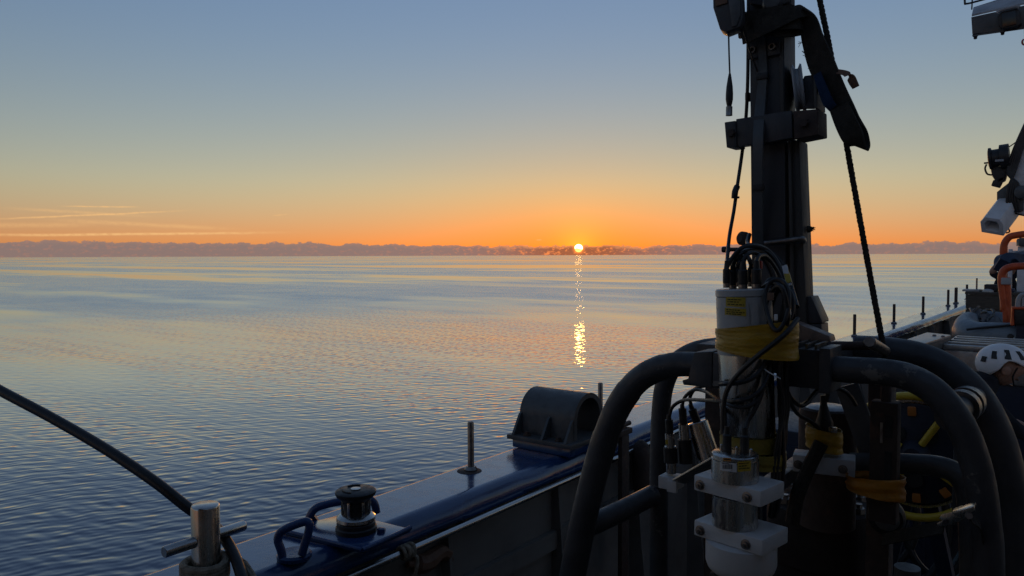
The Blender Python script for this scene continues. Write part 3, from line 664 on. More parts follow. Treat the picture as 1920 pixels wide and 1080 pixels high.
# clamp across the column
tilt = Matrix.Rotation(math.radians(4.5), 3, 'X')
def quad(name, pts, x, depth, material, bev=0.003): return MB().prism([MT(a, b, x) for a, b in pts], (depth, 0, 0)).build(name, material, ms, bev)
ear = quad('clamp_ear', [(1358, 229), (1379, 226), (1381, 275), (1362, 277)], XM-0.05, 0.07, MAST)
quad('clamp_bar', [(1379.5, 223), (1484, 207), (1486, 258), (1445, 266), (1381.5, 274)], XM-0.045, 0.04, MAST)
cblk = quad('clamp_block', [(1487, 208), (1533, 204), (1534, 252), (1489, 261)], XM-0.05, 0.09, RUST)
quad('clamp_end_plate', [(1525, 140), (1530.5, 140), (1532, 203), (1526, 203)], XM-0.03, 0.08, CHANNEL, 0.001)
for px, py, own in ((1372, 250, ear), (1509, 231, cblk)):
    q = MT(px, py, XM-0.0515)
    MB().lathe(q, (-1, 0, 0), [(0.0125, 0), (0.0125, 0.003), (0.0105, 0.0032), (0.0105, 0.012)], 6).build('clamp_bolt', RUST, own)
# sheave beside the column
s0 = MT(1497, 168, XM+0.03)
sh = MB().lathe(s0+V((0, 0.012, 0)), (0.25, -1, 0.12), [(0.030, 0), (0.066, 0.0), (0.068, 0.004), (0.056, 0.010), (0.056, 0.016), (0.068, 0.022), (0.066, 0.026), (0.030, 0.026)], 36).build('sheave', GREYL, ms)
MB().prism([MT(1501, 158, XM+0.0), MT(1508, 142, XM+0.0), MT(1524.5, 140, XM+0.0), MT(1526, 203.5, XM+0.0), MT(1509, 203.5, XM+0.0), MT(1502, 188, XM+0.0)], (0.012, 0, 0)).build('cheek_plate', MAST, ms, 0.002)
# rod across the lower column with a round end
MB().tube([MT(1434, 456, XM-0.022), MT(1470, 452, XM-0.022), MT(1500, 448, XM-0.02), MT(1506, 450, XM-0.005), MT(1506, 452, XM+0.02)], 0.0085, 10, 5).build('u_bolt', STEELD, ms)
MB().lathe(MT(1400, 448, XM+0.02), (-1, 0.5, 0.1), [(0.012, 0), (0.020, 0.006), (0.020, 0.02), (0.012, 0.028)], 20).build('knob', RUST, ms)
MB().lathe(MT(1354, 468, XM), (0.1, -1, 0), [(0.008, 0), (0.009, 0.004), (0.009, 0.022), (0.006, 0.024), (0.006, 0.10)], 14).build('side_spigot', RUBBER, ms)
# head of the mast above the frame top, with a casting
MB().prism([MT(1403, 6, XM-0.03), MT(1400, -160, XM-0.03), MT(1490, -160, XM-0.03), MT(1484, 8, XM-0.03), MT(1465, 14, XM-0.03), MT(1440, 12, XM-0.03)], (0.03, 0, 0)).build('head_plate', MAST, ms, 0.004)
MB().lathe(MT(1452, 4, XM-0.031), (-1, 0, 0), [(0.028, 0), (0.030, 0.010), (0.022, 0.020), (0.010, 0.022)], 20).build('head_boss', GREYM, ms)
MB().lathe(MT(1472, 0, XM-0.031), (-1, 0, 0), [(0.014, 0), (0.014, 0.012), (0.008, 0.016)], 12).build('head_boss', GREYM, ms)
# wedge plate and lever at the foot
wp = thing('wedge_plate', 'brown weathered sloping plate at the foot of the mast', 'plate', TX(1520, 640, 2.02))
MB().prism([TX(1489, 604, 2.0), TX(1555, 630, 2.0), TX(1558, 641, 2.0), TX(1490, 641, 2.0)], (0.05, 0, 0)).build('plate', BROWNM, wp, 0.003)
lv = thing('lever_handle', 'brown steel lever with a round cross grip beside the mast', 'lever', TX(1580, 650, 1.98))
MB().cyl(TX(1498, 650, 1.965), TX(1632, 648, 2.02), 0.0115, None, 14).build('shaft', RUST, lv)
MB().lathe(TX(1630, 641, 1.965), TX(1660, 659, 2.14)-TX(1630, 641, 1.965), [(0.012, 0), (0.0145, 0.003), (0.0145, 0.17), (0.011, 0.175)], 18).build('grip', STEELD, lv)

# ------------------------------------------------------------------ rope, sling and hanging gear around the mast
def rope(name, pts, r, label, cat, material=CABLE, twist=False, n=8, sub=6):
    if not twist: o = MB().tube(pts, r, n, sub).build(name, material)
    else:
        P = catmull(pts, 40); mb = MB()
        for s in range(3):
            q = []
            dist = 0.0
            for i, p_ in enumerate(P):
                t = (P[min(i+1, len(P)-1)]-P[max(i-1, 0)]).normalized(); u, w, _ = frame_of(t)
                if i: dist += (P[i]-P[i-1]).length
                a = dist*170+s*2.094
                q.append(p_+(u*math.cos(a)+w*math.sin(a))*r*0.34)
            mb.tube(q, r*0.66, 6, smooth=False)
        o = mb.build(name, material)
    return tag(o, label, cat)
rope('stay_rope', [TX(1505, -150, 2.16), TX(1537, 0, 2.16), TX(1562, 125, 2.16), TX(1596, 320, 2.16), TX(1632, 520, 2.16), TX(1656, 650, 2.14), TX(1662, 690, 2.12)], 0.0085, 'dark twisted rope running down to the right of the mast', 'rope', STRAP, True)
sl = thing('lifting_sling', 'worn dark webbing sling wrapped around the mast head and hanging to the right', 'sling', TX(1500, 60, 2.05))
wr = [MT(1386, 52, XM+0.06), MT(1386, 47, XM-0.03), MT(1412, 42, XM-0.062), MT(1455, 34, XM-0.07), MT(1493, 33, XM-0.055), MT(1506, 40, XM+0.01), MT(1500, 45, XM+0.09), MT(1450, 50, XM+0.13), MT(1400, 52, XM+0.11)]
MB().ribbon(wr+[wr[0]], [V((0.0, 0.12, 1))]*10, 0.062, 0.006).build('wrap', STRAP, sl)
wr2 = [MT(1392, 66, XM-0.035), MT(1416, 55, XM-0.075), MT(1452, 40, XM-0.082), MT(1490, 24, XM-0.07), MT(1507, 22, XM-0.04), MT(1520, 36, XM-0.02)]
MB().ribbon(wr2, [V((0.0, 0.3, 1)), V((0.0, 0.3, 1)), V((0, 0.3, 1)), V((0, 0.2, 1)), V((0.3, 0.4, 1)), V((0.4, 0.9, 0.3))], [0.05, 0.05, 0.045, 0.035, 0.035, 0.03], 0.006).build('wrap', STRAP, sl)
wr3 = [MT(1405, 62, XM-0.03), MT(1440, 55, XM-0.055), MT(1475, 53, XM-0.05), MT(1502, 46, XM-0.02), MT(1512, 40, XM+0.0)]
MB().ribbon(wr3, [V((0.1, 0.05, 1))]*5, [0.02, 0.035, 0.048, 0.055, 0.05], 0.006).build('wrap', STRAP, sl)
tl = [MT(1498, 22, XM-0.045), MT(1515, 40, XM-0.03), MT(1524, 75, XM-0.02), MT(1540, 120, XM-0.02), MT(1563, 170, XM-0.02), MT(1584, 212, XM-0.02), MT(1602, 245, XM-0.02)]
tail = MB().ribbon(tl, [V((0, 1, 0.2)), V((0, 1, 0.3)), V((0.3, 1, 0.1)), V((0.25, 1, 0.45)), V((0.2, 1, 0.5)), V((0.2, 1, 0.5)), V((0.3, 1, 0.5))], [0.036, 0.046, 0.060, 0.070, 0.062, 0.058, 0.052], 0.007).build('tail', STRAP, sl)
lp_ = [MT(1573, 200, XM-0.034), MT(1587, 232, XM-0.038), MT(1601, 260, XM-0.036), MT(1609, 273, XM-0.022), MT(1611, 271, XM-0.004), MT(1605, 250, XM+0.004), MT(1592, 222, XM-0.002)]
MB().ribbon(lp_, [V((0.15, 1, 0.5))]*7, [0.048, 0.054, 0.056, 0.052, 0.052, 0.054, 0.05], 0.007).build('eye_loop', STRAP, sl)
bl = [MT(1532, 138, XM-0.03), MT(1542, 165, XM-0.034), MT(1552, 190, XM-0.034), MT(1562, 203, XM-0.03)]
MB().ribbon(bl, [V((0.2, 1, 0.45))]*4, [0.020, 0.024, 0.028, 0.028], 0.004).build('label_flap', STRAPB, tail)
lt = [MT(1570, 134, XM-0.03), MT(1584, 137, XM-0.035), MT(1594, 144, XM-0.035), MT(1600, 155, XM-0.03), MT(1605, 164, XM-0.025)]
MB().ribbon(lt, [V((0.3, 0.35, 1)), V((0.3, 0.3, 1)), V((0.2, 0.8, 0.6)), V((0.1, 1, 0.4)), V((0.1, 1, 0.4))], [0.012, 0.014, 0.024, 0.022, 0.019], 0.003).build('tag_flap', LEATHER, tail)
rng = random.Random(5)
m = MB()
for k in range(26):
    px, py = [(1500+rng.uniform(-2, 2), 78+rng.uniform(-6, 6)), (1513+0.62*0, 110)][0] if k < 4 else (0, 0)
    t = rng.random()
    if k >= 4:
        if k % 2: px, py = 1504+t*36, 90+t*75
        else: px, py = 1524+t*56, 30+t*140
    q = MT(px, py, XM-0.022); d = V((rng.uniform(-1, 1), (1 if k % 2 else -1)*1.0, rng.uniform(-1, 1))).normalized()*rng.uniform(0.004, 0.011)
    m.tube([q-d*0.6, q+d*0.2, q+d+V((0, 0, rng.uniform(-0.004, 0.004)))], 0.0007, 4, 2)
fz = m.build('frayed_fibres', STRAP, sl); fz['kind'] = 'stuff'
m = MB()
for k in range(14):
    q = MT(1518, 430, XM+0.04); d = V((rng.uniform(-.6, .6), -1, rng.uniform(-.5, .7))).normalized()*rng.uniform(0.006, 0.016)
    m.tube([q, q+d*0.6, q+d], 0.0011, 4, 2)
m.lathe(MT(1514, 430, XM+0.04), (0, -1, 0.1), [(0.010, 0), (0.009, 0.008), (0.006, 0.012)], 10)
tag(m.build('frayed_knot', STRAP), 'frayed cord end knotted on the right edge of the mast', 'knot')
# black block with a hanging weight on a line
bk = thing('hanging_block', 'black angular block hanging left of the mast head', 'block', TX(1366, 30, 2.0))
hx = 1.98
poly = [(1336, -30), (1378, -34), (1391, -10), (1393, 30), (1388, 50), (1362, 60), (1350, 55), (1337, 14)]
MB().prism([TX(a, b, hx) for a, b in poly], (0.055, 0.012, 0)).build('body', MAST, bk, 0.004)
MB().prism([TX(a, b, hx-0.0055) for a, b in [(1337, -28), (1362, -30), (1363, 5), (1341, 12)]], (0.005, 0, 0)).build('brown_panel', LEATHER, bk, 0.001)
MB().prism([TX(a, b, hx-0.0055) for a, b in [(1365, -8), (1386, -10), (1388, 26), (1380, 48), (1372, 50)]], (0.005, 0, 0)).build('grey_panel', GREYM, bk, 0.001)
MB().cyl(TX(1366, -30, hx+0.02), TX(1362, -300, hx+0.04), 0.006).build('hanger', CABLE, bk)
wt_ = thing('weighted_line', 'thin line with a black spindle float and a steel nut, left of the mast', 'weighted line', TX(1367, 217, hx+0.025))
hz = hx+0.025
MB().tube([TX(1366, 58, hz), TX(1367, 100, hz), TX(1368.5, 142, hz)], 0.0024, 8, 4).build('line', CABLE, wt_)
a_, b_ = TX(1368.3, 138, hz), TX(1367, 217, hz); Lh = (b_-a_).length
MB().lathe(a_, b_-a_, [(0.003, 0), (0.0048, 0.010), (0.0085, 0.035), (0.0098, 0.055), (0.0098, 0.070), (0.0075, 0.083), (0.006, 0.088)], 18).build('float', RUBBER, wt_)
MB().lathe(a_, b_-a_, [(0.0075, 0.0885), (0.0088, 0.090), (0.0088, 0.112), (0.0092, 0.113), (0.0092, Lh), (0.006, Lh)], 12).build('nut', STEELD, wt_)
rope('thin_cord', [TX(1372, -60, 2.0), TX(1385, 18, 2.0), TX(1400, 75, 2.03), TX(1420, 134, XM-0.02)], 0.0026, 'thin dark cord slanting from the hanging block to the mast', 'cord')
rope('mast_cable', [MT(1404, -60, 2.12), MT(1403, 40, 2.1), MT(1402, 150, 2.1), MT(1398, 230, 2.12), MT(1391, 290, 2.1), MT(1383, 345, 2.06), MT(1376, 395, 2.02), MT(1368, 440, 1.95), MT(1364, 480, 1.86), MT(1363, 512, 1.78)], 0.0052, 'black cable hanging down along the left side of the mast to the sensor housing', 'cable')
m = MB().tube([MT(1382, 350, 2.045), MT(1378, 360, 2.03), MT(1377, 372, 2.03)], 0.0085, 10, 4)
m.tube([MT(1376, 371, 2.03), MT(1386, 370, 2.03)], 0.003, 8, smooth=False)
tag(m.build('cable_splice', RUBBER), 'taped splice with a tie on the cable left of the mast', 'cable splice')
MB_ = MB().box(MT(1404, 182, XM+0.03), (0.03, 0.012, 0.022)).build('cable_clip', CHANNEL, ms, 0.002)

# ------------------------------------------------------------------ main sensor housing with its cables
XH = 1.80
top, bot = TX(1394, 541, XH), TX(1404, 862, XH)
ax = (top-bot); HL = ax.length; axn = ax.normalized()
RH = 0.0660
ho = thing('sensor_housing', 'tall off white and steel sensor housing bound with yellow tape to the frame', 'sensor', bot)
MB().lathe(bot, ax, [(RH-0.003, 0), (RH-0.001, 0.004), (RH-0.001, HL-0.160)], 48).build('steel_body', STEEL, ho)
MB().lathe(bot, ax, [(RH, HL-0.1595), (RH, HL-0.021), (RH-0.0015, HL-0.0195)], 48).build('white_body', HOUSING, ho)
MB().lathe(bot, ax, [(RH-0.001, HL-0.019), (RH+0.001, HL-0.017), (RH+0.001, HL-0.003), (RH-0.002, HL), (0.01, HL)], 48).build('end_cap', HOUSING, ho)
def on_housing(px, py):      # the point of the housing's wall seen at a picture point
    d = ray(px, py); o = EYE-bot
    dd = d-axn*d.dot(axn); oo = o-axn*o.dot(axn)
    a, b, c_ = dd.dot(dd), 2*dd.dot(oo), oo.dot(oo)-(RH+0.0006)**2
    disc = max(b*b-4*a*c_, 0.0)
    return EYE+d*((-b-math.sqrt(disc))/(2*a))
def sticker(parent, name, corners, nu, fn, material, lift=0.0004):
    (x0, y0), (x1, y1), (x2, y2), (x3, y3) = corners   # tl, tr, br, bl
    vs, fs = [], []
    for i in range(nu+1):
        t = i/nu
        for (ax_, ay), (bx, by) in (((x0, y0), (x1, y1)), ((x3, y3), (x2, y2))):
            px, py = ax_+(bx-ax_)*t, ay+(by-ay)*t
            p_ = fn(px, py); vs.append(p_-ray(px, py).normalized()*lift)
    for i in range(nu): fs.append((2*i, 2*i+1, 2*i+3, 2*i+2))
    back = [v+ray(960, 540).normalized()*0.0003 for v in vs]; n_ = len(vs)
    fs += [tuple(j+n_ for j in reversed(f_)) for f_ in fs]
    return MB().add(vs+back, fs).build(name, material, parent)
def print_lines(parent, corners, rows, fn, seed):
    rg = random.Random(seed); (x0, y0), (x1, y1), (x2, y2), (x3, y3) = corners
    for r in rows:
        u = 0.08
        y_l, y_r = y0+(y3-y0)*r, y1+(y2-y1)*r
        stop = rg.uniform(0.6, 0.92)
        while u < stop:
            w = rg.uniform(0.06, 0.22); v = min(u+w, 0.93)
            a, b = x0+(x1-x0)*u, x0+(x1-x0)*v; ya, yb = y_l+(y_r-y_l)*u, y_l+(y_r-y_l)*v
            sticker(parent, 'print_line', [(a, ya-0.9), (b, yb-0.9), (b, yb+0.9), (a, ya+0.9)], 2, fn, INK, 0.0009)
            u = v+0.04
S1 = [(1361, 557), (1398, 558), (1398, 576), (1361, 574)]; S2 = [(1359, 577), (1399, 579), (1399, 593), (1359, 590)]
s_ = sticker(ho, 'yellow_label', S1, 6, on_housing, STICK); print_lines(s_, S1, (0.25, 0.5, 0.78), on_housing, 3)
s_ = sticker(ho, 'yellow_label', S2, 6, on_housing, STICK); print_lines(s_, S2, (0.25, 0.55, 0.82), on_housing, 4)
SB = [(1406, 566), (1421, 565), (1424, 611), (1409, 611)]
s_ = sticker(ho, 'white_bracket', SB, 4, on_housing, HOUSING, 0.006)
# yellow tape: a wrinkled band around housing and cable bundle
tp = thing('yellow_tape_wrap', 'wide wrinkled yellow tape wrapped around the housing and cable bundle', 'tape', TX(1417, 660, XH))
def tape_band(parent, name, cpx, y0l, y0r, y1l, y1r, ry, rx, material, xc, rows=16, n=72, seed=1, wr=0.0022):
    rg = random.Random(seed); ph = [rg.uniform(0, 6.28) for _ in range(6)]
    ct = TX(cpx, (y0l+y0r)/2, xc); cb_ = TX(cpx, (y1l+y1r)/2, xc)
    k = (ct-EYE).dot(FWD)/FPX
    vs, fs = [], []
    for j in range(rows+1):
        t = j/rows
        for i in range(n):
            a = 2*math.pi*i/n; s = -math.cos(a)          # -1 left (outboard) .. 1 right
            yt, yb = y0l+(y0r-y0l)*(s+1)/2, y1l+(y1r-y1l)*(s+1)/2
            zt = -((yt-(y0l+y0r)/2))*k; zb = -((yb-(y1l+y1r)/2))*k
            z = (ct.z+zt)*(1-t)+(cb_.z+zb)*t
            w = wr*(0.45*math.sin(t*9+a*1.0+ph[0]+1.2*math.sin(a*1.0+ph[1]))+0.35*math.sin(t*17-a*2.0+ph[2]+math.sin(a*3+ph[4]))*(0.5+0.5*math.sin(a*2+ph[5]))+0.18*math.sin(t*38+3*math.sin(a*2+ph[3])))
            cx = ct.lerp(cb_, t)
            vs.append(V((cx.x-math.sin(a)*(rx+w), cx.y+math.cos(a)*(ry+w), z)))
    for j in range(rows):
        fs += [(j*n+i, j*n+(i+1) % n, (j+1)*n+(i+1) % n, (j+1)*n+i) for i in range(n)]
    # thin inner skin so the band has a thickness
    m_ = len(vs); ctr_ = sum(vs, V())/m_
    inn = [V((v.x+(ctr_.x-v.x)*0.03, v.y+(ctr_.y-v.y)*0.03, v.z)) for v in vs]
    fs2 = [tuple(q+m_ for q in reversed(f_)) for f_ in fs]
    rim = [(i, m_+i, m_+(i+1) % n, (i+1) % n) for i in range(n)]+[(rows*n+i, rows*n+(i+1) % n, m_+rows*n+(i+1) % n, m_+rows*n+i) for i in range(n)]
    return MB().add(vs+inn, fs+fs2+rim).build(name, material, parent, 0, 60)
tape_band(tp, 'band', 1418, 619, 596, 655, 669, 0.0985, 0.0800, TAPE, XH+0.004, rows=26, n=110)
tb = thing('lower_tape_wrap', 'dull yellow tape around the lower end of the sensor housing', 'tape', TX(1404, 840, XH))
tape_band(tb, 'band', 1404, 812, 812, 838, 840, RH+0.003, RH+0.003, TAPEG, XH, seed=3, wr=0.0008)
tape_band(tb, 'band', 1412, 840, 842, 866, 870, RH+0.012, RH+0.006, TAPEG, XH, seed=4, wr=0.0014)
# connectors on the end cap
CON = [(1362, 538, 0.0085), (1374, 541, 0.010), (1393, 540, 0.0115), (1408, 536, 0.008), (1418, 539, 0.0115), (1384, 536, 0.007)]
boots = []
for i, (px, py, r) in enumerate(CON):
    xh = XH-0.02+0.03*(i % 2)
    q = TX(px, py, xh); cn = thing('plug', 'black rubber plug on top of the sensor housing', 'plug', q, 'plugs on the sensor housing')
    MB().lathe(q+V((0, 0, -0.002)), (0, 0, 1), [(r*0.95, 0), (r*0.95, 0.010)], 16).build('collar', STEELD, cn)
    MB().lathe(q+V((0, 0, 0.0085)), (0, 0, 1), [(r, 0), (r*1.05, 0.004), (r*1.05, 0.034), (r*0.75, 0.037), (r*0.55, 0.056)], 16).build('boot', RUBBER, cn)
    boots.append(q+V((0, 0, 0.05)))
def cable(pts, r, label, name='sensor_cable'): return rope(name, pts, r, label, 'cable', CABLE, False, 8, 7)
def H(px, py, dx=0.0): return TX(px, py, XH+dx)
lab = 'black cable arching from a housing plug towards the mast'
arcs = [[H(1374, 482, -.01), H(1392, 464), H(1416, 460, .04), H(1440, 470, .1), H(1462, 500, .12), H(1475, 540, .1)],
        [H(1376, 492), H(1388, 476), H(1404, 470, .03), H(1430, 474, .08), H(1455, 505, .1), H(1466, 545, .09)],
        [H(1394, 492, -.01), H(1400, 478), H(1414, 474, .03), H(1432, 486, .06), H(1446, 515, .08), H(1450, 550, .07)],
        [H(1408, 495), H(1402, 482), H(1392, 478, .03), H(1384, 484, .05), H(1384, 505, .06)],
        [H(1418, 492, -.01), H(1424, 480, .02), H(1438, 482, .06), H(1456, 506, .09), H(1470, 538, .09), H(1478, 575, .06)],
        [H(1386, 492), H(1394, 474, .03), H(1415, 466, .06), H(1445, 478, .1), H(1470, 520, .1), H(1484, 560, .08)]]
for b_, a_ in zip(boots, arcs):
    o_ = cable([b_-V((0, 0, 0.004))]+a_, 0.0056, lab); o_['group'] = 'cables arching from the housing plugs'
rope('mast_cable_pair', [H(1405, 440, .25), H(1402, 456, .2), H(1412, 462, .15), H(1440, 470, .16), H(1470, 500, .16), H(1484, 540, .12), H(1494, 575, .06)], 0.0062, 'thicker black cable crossing behind the plugs to the coil beside the mast', 'cable')
# coiled slack beside the housing
ck = thing('cable_coil', 'coil of black cable bundled between the sensor housing and the mast', 'cable coil', H(1458, 610, 0.0))
rng = random.Random(9)
for k in range(9):
    cx, cy = 1456+rng.uniform(-10, 14), 572+rng.uniform(-5, 8); rx, rz = rng.uniform(20, 34), rng.uniform(34, 50); ph = rng.uniform(0, 6.28); dx = -0.045+0.012*k
    pts = [H(cx+rx*math.cos(a)+3*math.sin(2*a+ph), cy-rz*math.sin(a), dx+0.02*math.sin(a+ph)) for a in [2*math.pi*i/12 for i in range(12)]]
    MB().tube(pts, 0.0052, 8, 5, closed=True).build('loop', CABLE, ck)
MB().bar(H(1471, 498, 0.05), H(1480, 536, 0.03), 0.012, 0.004, side=(0, 1, 0)).build('cable_tag', STICKW, ck)
MB().bar(H(1473.5, 507, 0.047), H(1479.5, 530, 0.030), 0.0122, 0.0046, side=(0, 1, 0)).build('tag_sleeve', STICK, ck)
MB().box(H(1424, 497, 0.02), (0.01, 0.014, 0.02)).build('red_cap', RED, ck, 0.003)
MB().box(H(1445, 556, -0.055), (0.006, 0.014, 0.018)).build('brown_clip', LEATHER, ck, 0.001)
MB().box(H(1455, 595, -0.062), (0.004, 0.008, 0.014)).build('cable_tie', STICKW, ck, 0.001)
MB().bar(H(1478, 570, -0.03), H(1480, 590, -0.03), 0.008, 0.004, side=(0, 1, 0)).build('cable_tie', HOUSING, ck)
# the bundle running down behind the lower sensors
bd = thing('cable_bundle', 'bundle of black cables running down beside the steel housing', 'cable bundle', H(1465, 960))
for k in range(8):
    j = rng.uniform(-7, 7); dx = 0.02+0.008*k-0.03
    pts = [H(1468+j*1.4+rng.uniform(-4, 4), 655, dx), H(1466+j*1.2, 705, dx-0.01), H(1468+j+rng.uniform(-8, 8), 765, dx), H(1466+j+rng.uniform(-6, 6), 830, dx-0.02), H(1460+j+rng.uniform(-6, 6), 890, dx-0.03), H(1452+j, 945, dx-0.04), H(1446+j*0.6, 968, dx-0.02)]
    MB().tube(pts, rng.choice((0.0048, 0.0056, 0.0066)), 8, 6).build('strand', CABLE, bd)
MB().tube([H(1427, 688, -.045), H(1440, 697, -.06), H(1452, 704, -.065), H(1463, 710, -.05)], 0.0016, 6, 4).build('pale_tie', STICKW, bd)
cable([H(1496, 597, -0.03), H(1470, 628, -0.085), H(1420, 668, -0.10), H(1385, 700, -0.10), H(1364, 730, -0.10), H(1356, 765, -0.10), H(1355, 815, -0.11)], 0.0058, 'black cable with a pale tip sweeping across the yellow tape')
cable([H(1358, 748, -0.02), H(1358, 790, -0.09), H(1361, 825, -0.12)], 0.0062, 'black cable dropping to the first plug of the labelled steel sensor')
cable([H(1432, 680, -.04), H(1430, 730, -.06), H(1414, 770, -.08), H(1402, 790, -.09), H(1396, 822, -.11)], 0.0058, 'black cable bending down to the second plug of the labelled steel sensor')
cable([TX(1255, 782, 2.0), TX(1262, 762, 2.0), TX(1285, 750, 1.98), TX(1330, 751, 1.85), H(1375, 752, -.085), H(1410, 744, -.08), H(1432, 722, -.06), H(1444, 690, -.03)], 0.0052, 'black cable from the slim outer sensor curving to the bundle')
cable([TX(1279, 764, 2.02), TX(1284, 745, 2.02), TX(1302, 731, 2.0), TX(1325, 735, 1.95), TX(1352, 752, 1.76), H(1382, 763, -.085), H(1408, 760, -.085), H(1428, 735, -.06), H(1440, 700, -.04), H(1446, 670, -.02)], 0.0050, 'black cable from the middle slim sensor dipping below the others')
cable([TX(1296, 760, 2.05), TX(1294, 744, 2.05), TX(1305, 728, 2.02), TX(1330, 722, 1.95), H(1352, 720, -.08), H(1390, 717, -.085), H(1418, 704, -.07), H(1436, 676, -.04)], 0.0054, 'black cable from the tilted steel sensor crossing the housing highest')
MB_ = MB().bar(H(1338, 719, -0.06), H(1372, 719, -0.09), 0.012, 0.003, side=(0.3, 0.3, 1)).build('cable_marker', CHANNEL); tag(MB_, 'grey marker plate on the cable crossing the housing highest', 'marker')

# ------------------------------------------------------------------ steel sensor with labels, held in white blocks
XS = 1.64
yaw = math.radians(-10)
c1 = TX(1378, 893, XS)           # foot of the labelled puck, on the upper block
kS = (c1-EYE).dot(FWD)/FPX
def hexbolt(parent, p_, d, r, material=STEELD):
    d = V(d).normalized()
    MB().lathe(p_, d, [(r*1.55, 0), (r*1.55, 0.002), (r*1.05, 0.0025), (r*1.05, 0.009), (r*0.55, 0.0095), (r*0.55, 0.014)], 12).build('bolt', material, parent)
def block(name_, label, ctr, size, rot, bolts, mtl=PE):
    t = thing(name_, label, 'block', ctr)
    Rm = Matrix.Rotation(rot, 3, 'Z')
    MB().box(ctr, size, Rm).build('body', mtl, t, 0.0035)
    for u in bolts:
        hexbolt(t, ctr+Rm @ V((-size[0]/2, u*size[1]/2, -0.002)), Rm @ V((-1, 0, 0)), 0.0075)
    return t
th_b = 0.036
bc1 = c1+V((0.012, -0.004, -th_b/2-0.006))
block('clamp_block', 'upper white plastic clamp block with two bolts under the labelled sensor', bc1, (0.105, 0.168, th_b), yaw, (0.80, -0.62))
pk = thing('labelled_sensor', 'short steel sensor with barcode and yellow labels on a white block', 'sensor', c1)
RP = 0.0525
MB().lathe(c1+V((0, 0, -0.0055)), (0, 0, 1), [(RP, 0), (RP, 0.046), (RP-0.004, 0.0475), (RP-0.004, 0.0495), (RP-0.001, 0.051), (RP-0.001, 0.058), (RP-0.005, 0.061), (0.01, 0.061)], 44).build('body', STEEL, pk)
def on_puck(px, py):
    d = ray(px, py); o = EYE-c1
    a, b, c_ = d.x*d.x+d.y*d.y, 2*(d.x*o.x+d.y*o.y), o.x*o.x+o.y*o.y-(RP+0.0004)**2
    return EYE+d*((-b-math.sqrt(max(b*b-4*a*c_, 0)))/(2*a))
W1 = [(1350, 866), (1381, 869), (1381, 886), (1350, 882)]
s_ = sticker(pk, 'barcode_label', W1, 6, on_puck, STICKW)
for k, (a, w) in enumerate(((1355, 1.6), (1358, 0.8), (1360, 2.2), (1363.5, 1.0), (1366, 1.8), (1369, 0.8), (1371, 2.0))):
    sticker(s_, 'barcode_bar', [(a, 871), (a+w, 871.2), (a+w, 879.5), (a, 879)], 1, on_puck, INK, 0.0009)
print_lines(s_, [(1352, 868), (1372, 870), (1372, 884), (1352, 882)], (0.02,), on_puck, 8)
W2 = [(1383, 866), (1408, 864), (1408, 883), (1383, 885)]
s_ = sticker(pk, 'yellow_label', W2, 5, on_puck, STICK); print_lines(s_, W2, (0.2, 0.45, 0.7), on_puck, 12)
W3 = [(1356, 858), (1371, 859), (1371, 865), (1356, 864)]
s_ = sticker(pk, 'yellow_label', W3, 3, on_puck, TAPEO); print_lines(s_, W3, (0.5,), on_puck, 5)
for px, py, dx in ((1363, 846, 0.0), (1396, 838, 0.012)):
    q = V((0, 0, 0)); q = TX(px, py, XS+dx); q.z = c1.z+0.0555
    MB().lathe(q, (0, 0, 1), [(0.0105, 0), (0.0105, 0.006), (0.0100, 0.007), (0.0100, 0.036), (0.0062, 0.040), (0.0056, 0.056)], 18).build('plug_boot', RUBBER, pk)
for px, py in ((1353, 848), (1408, 846), (1381, 836)):
    q = TX(px, py, XS); q.z = c1.z+0.0555
    MB().lathe(q, (0, 0, 1), [(0.004, 0), (0.004, 0.012), (0.002, 0.014)], 10).build('stud', STEEL, pk)
# steel cylinder between the blocks
zc1 = bc1.z-th_b/2
c2 = TX(1384, 980, XS); 
cy_b = c2.z-0.006
mc = thing('steel_canister', 'plain steel canister between the two white blocks', 'canister', (c1.x, c1.y, cy_b))
MB().lathe((c1.x+0.002, c1.y, cy_b), (0, 0, 1), [(0.0505, 0), (0.0505, zc1-cy_b-0.001)], 44).build('body', STEEL, mc)
bc2 = V((c1.x+0.016, c1.y-0.008, cy_b-0.0185))
block('clamp_block', 'lower white plastic clamp block with two bolts above the white cup', bc2, (0.115, 0.172, 0.036), yaw, (0.80, -0.55))
cp = thing('white_cup', 'round white plastic cup under the lower clamp block', 'cup', (c1.x, c1.y, bc2.z-0.095))
zt = bc2.z-0.0185
MB().lathe((c1.x+0.010, c1.y-0.012, zt-0.075), (0, 0, 1), [(0.045, 0), (0.064, 0.004), (0.074, 0.014), (0.0785, 0.028), (0.0785, 0.074), (0.075, 0.0748)], 48).build('body', PE, cp)
ub = thing('clevis', 'black clevis and bent steel wire under the white cup', 'clevis', (c1.x, c1.y, zt-0.2))
MB().box((c1.x-0.01, c1.y+0.03, zt-0.095), (0.04, 0.035, 0.036)).build('body', RUBBER, ub, 0.004)
MB().tube([(c1.x-0.03, c1.y+0.01, zt-0.083), (c1.x-0.05, c1.y-0.02, zt-0.088), (c1.x-0.05, c1.y-0.045, zt-0.080), (c1.x-0.02, c1.y-0.06, zt-0.080)], 0.004, 8, 5).build('wire', STEEL, ub)
MB().span((c1.x-0.012, c1.y-0.02, zt-0.45), (c1.x+0.02, c1.y+0.02, zt-0.115)).build('stem', STEELD, ub, 0.003)

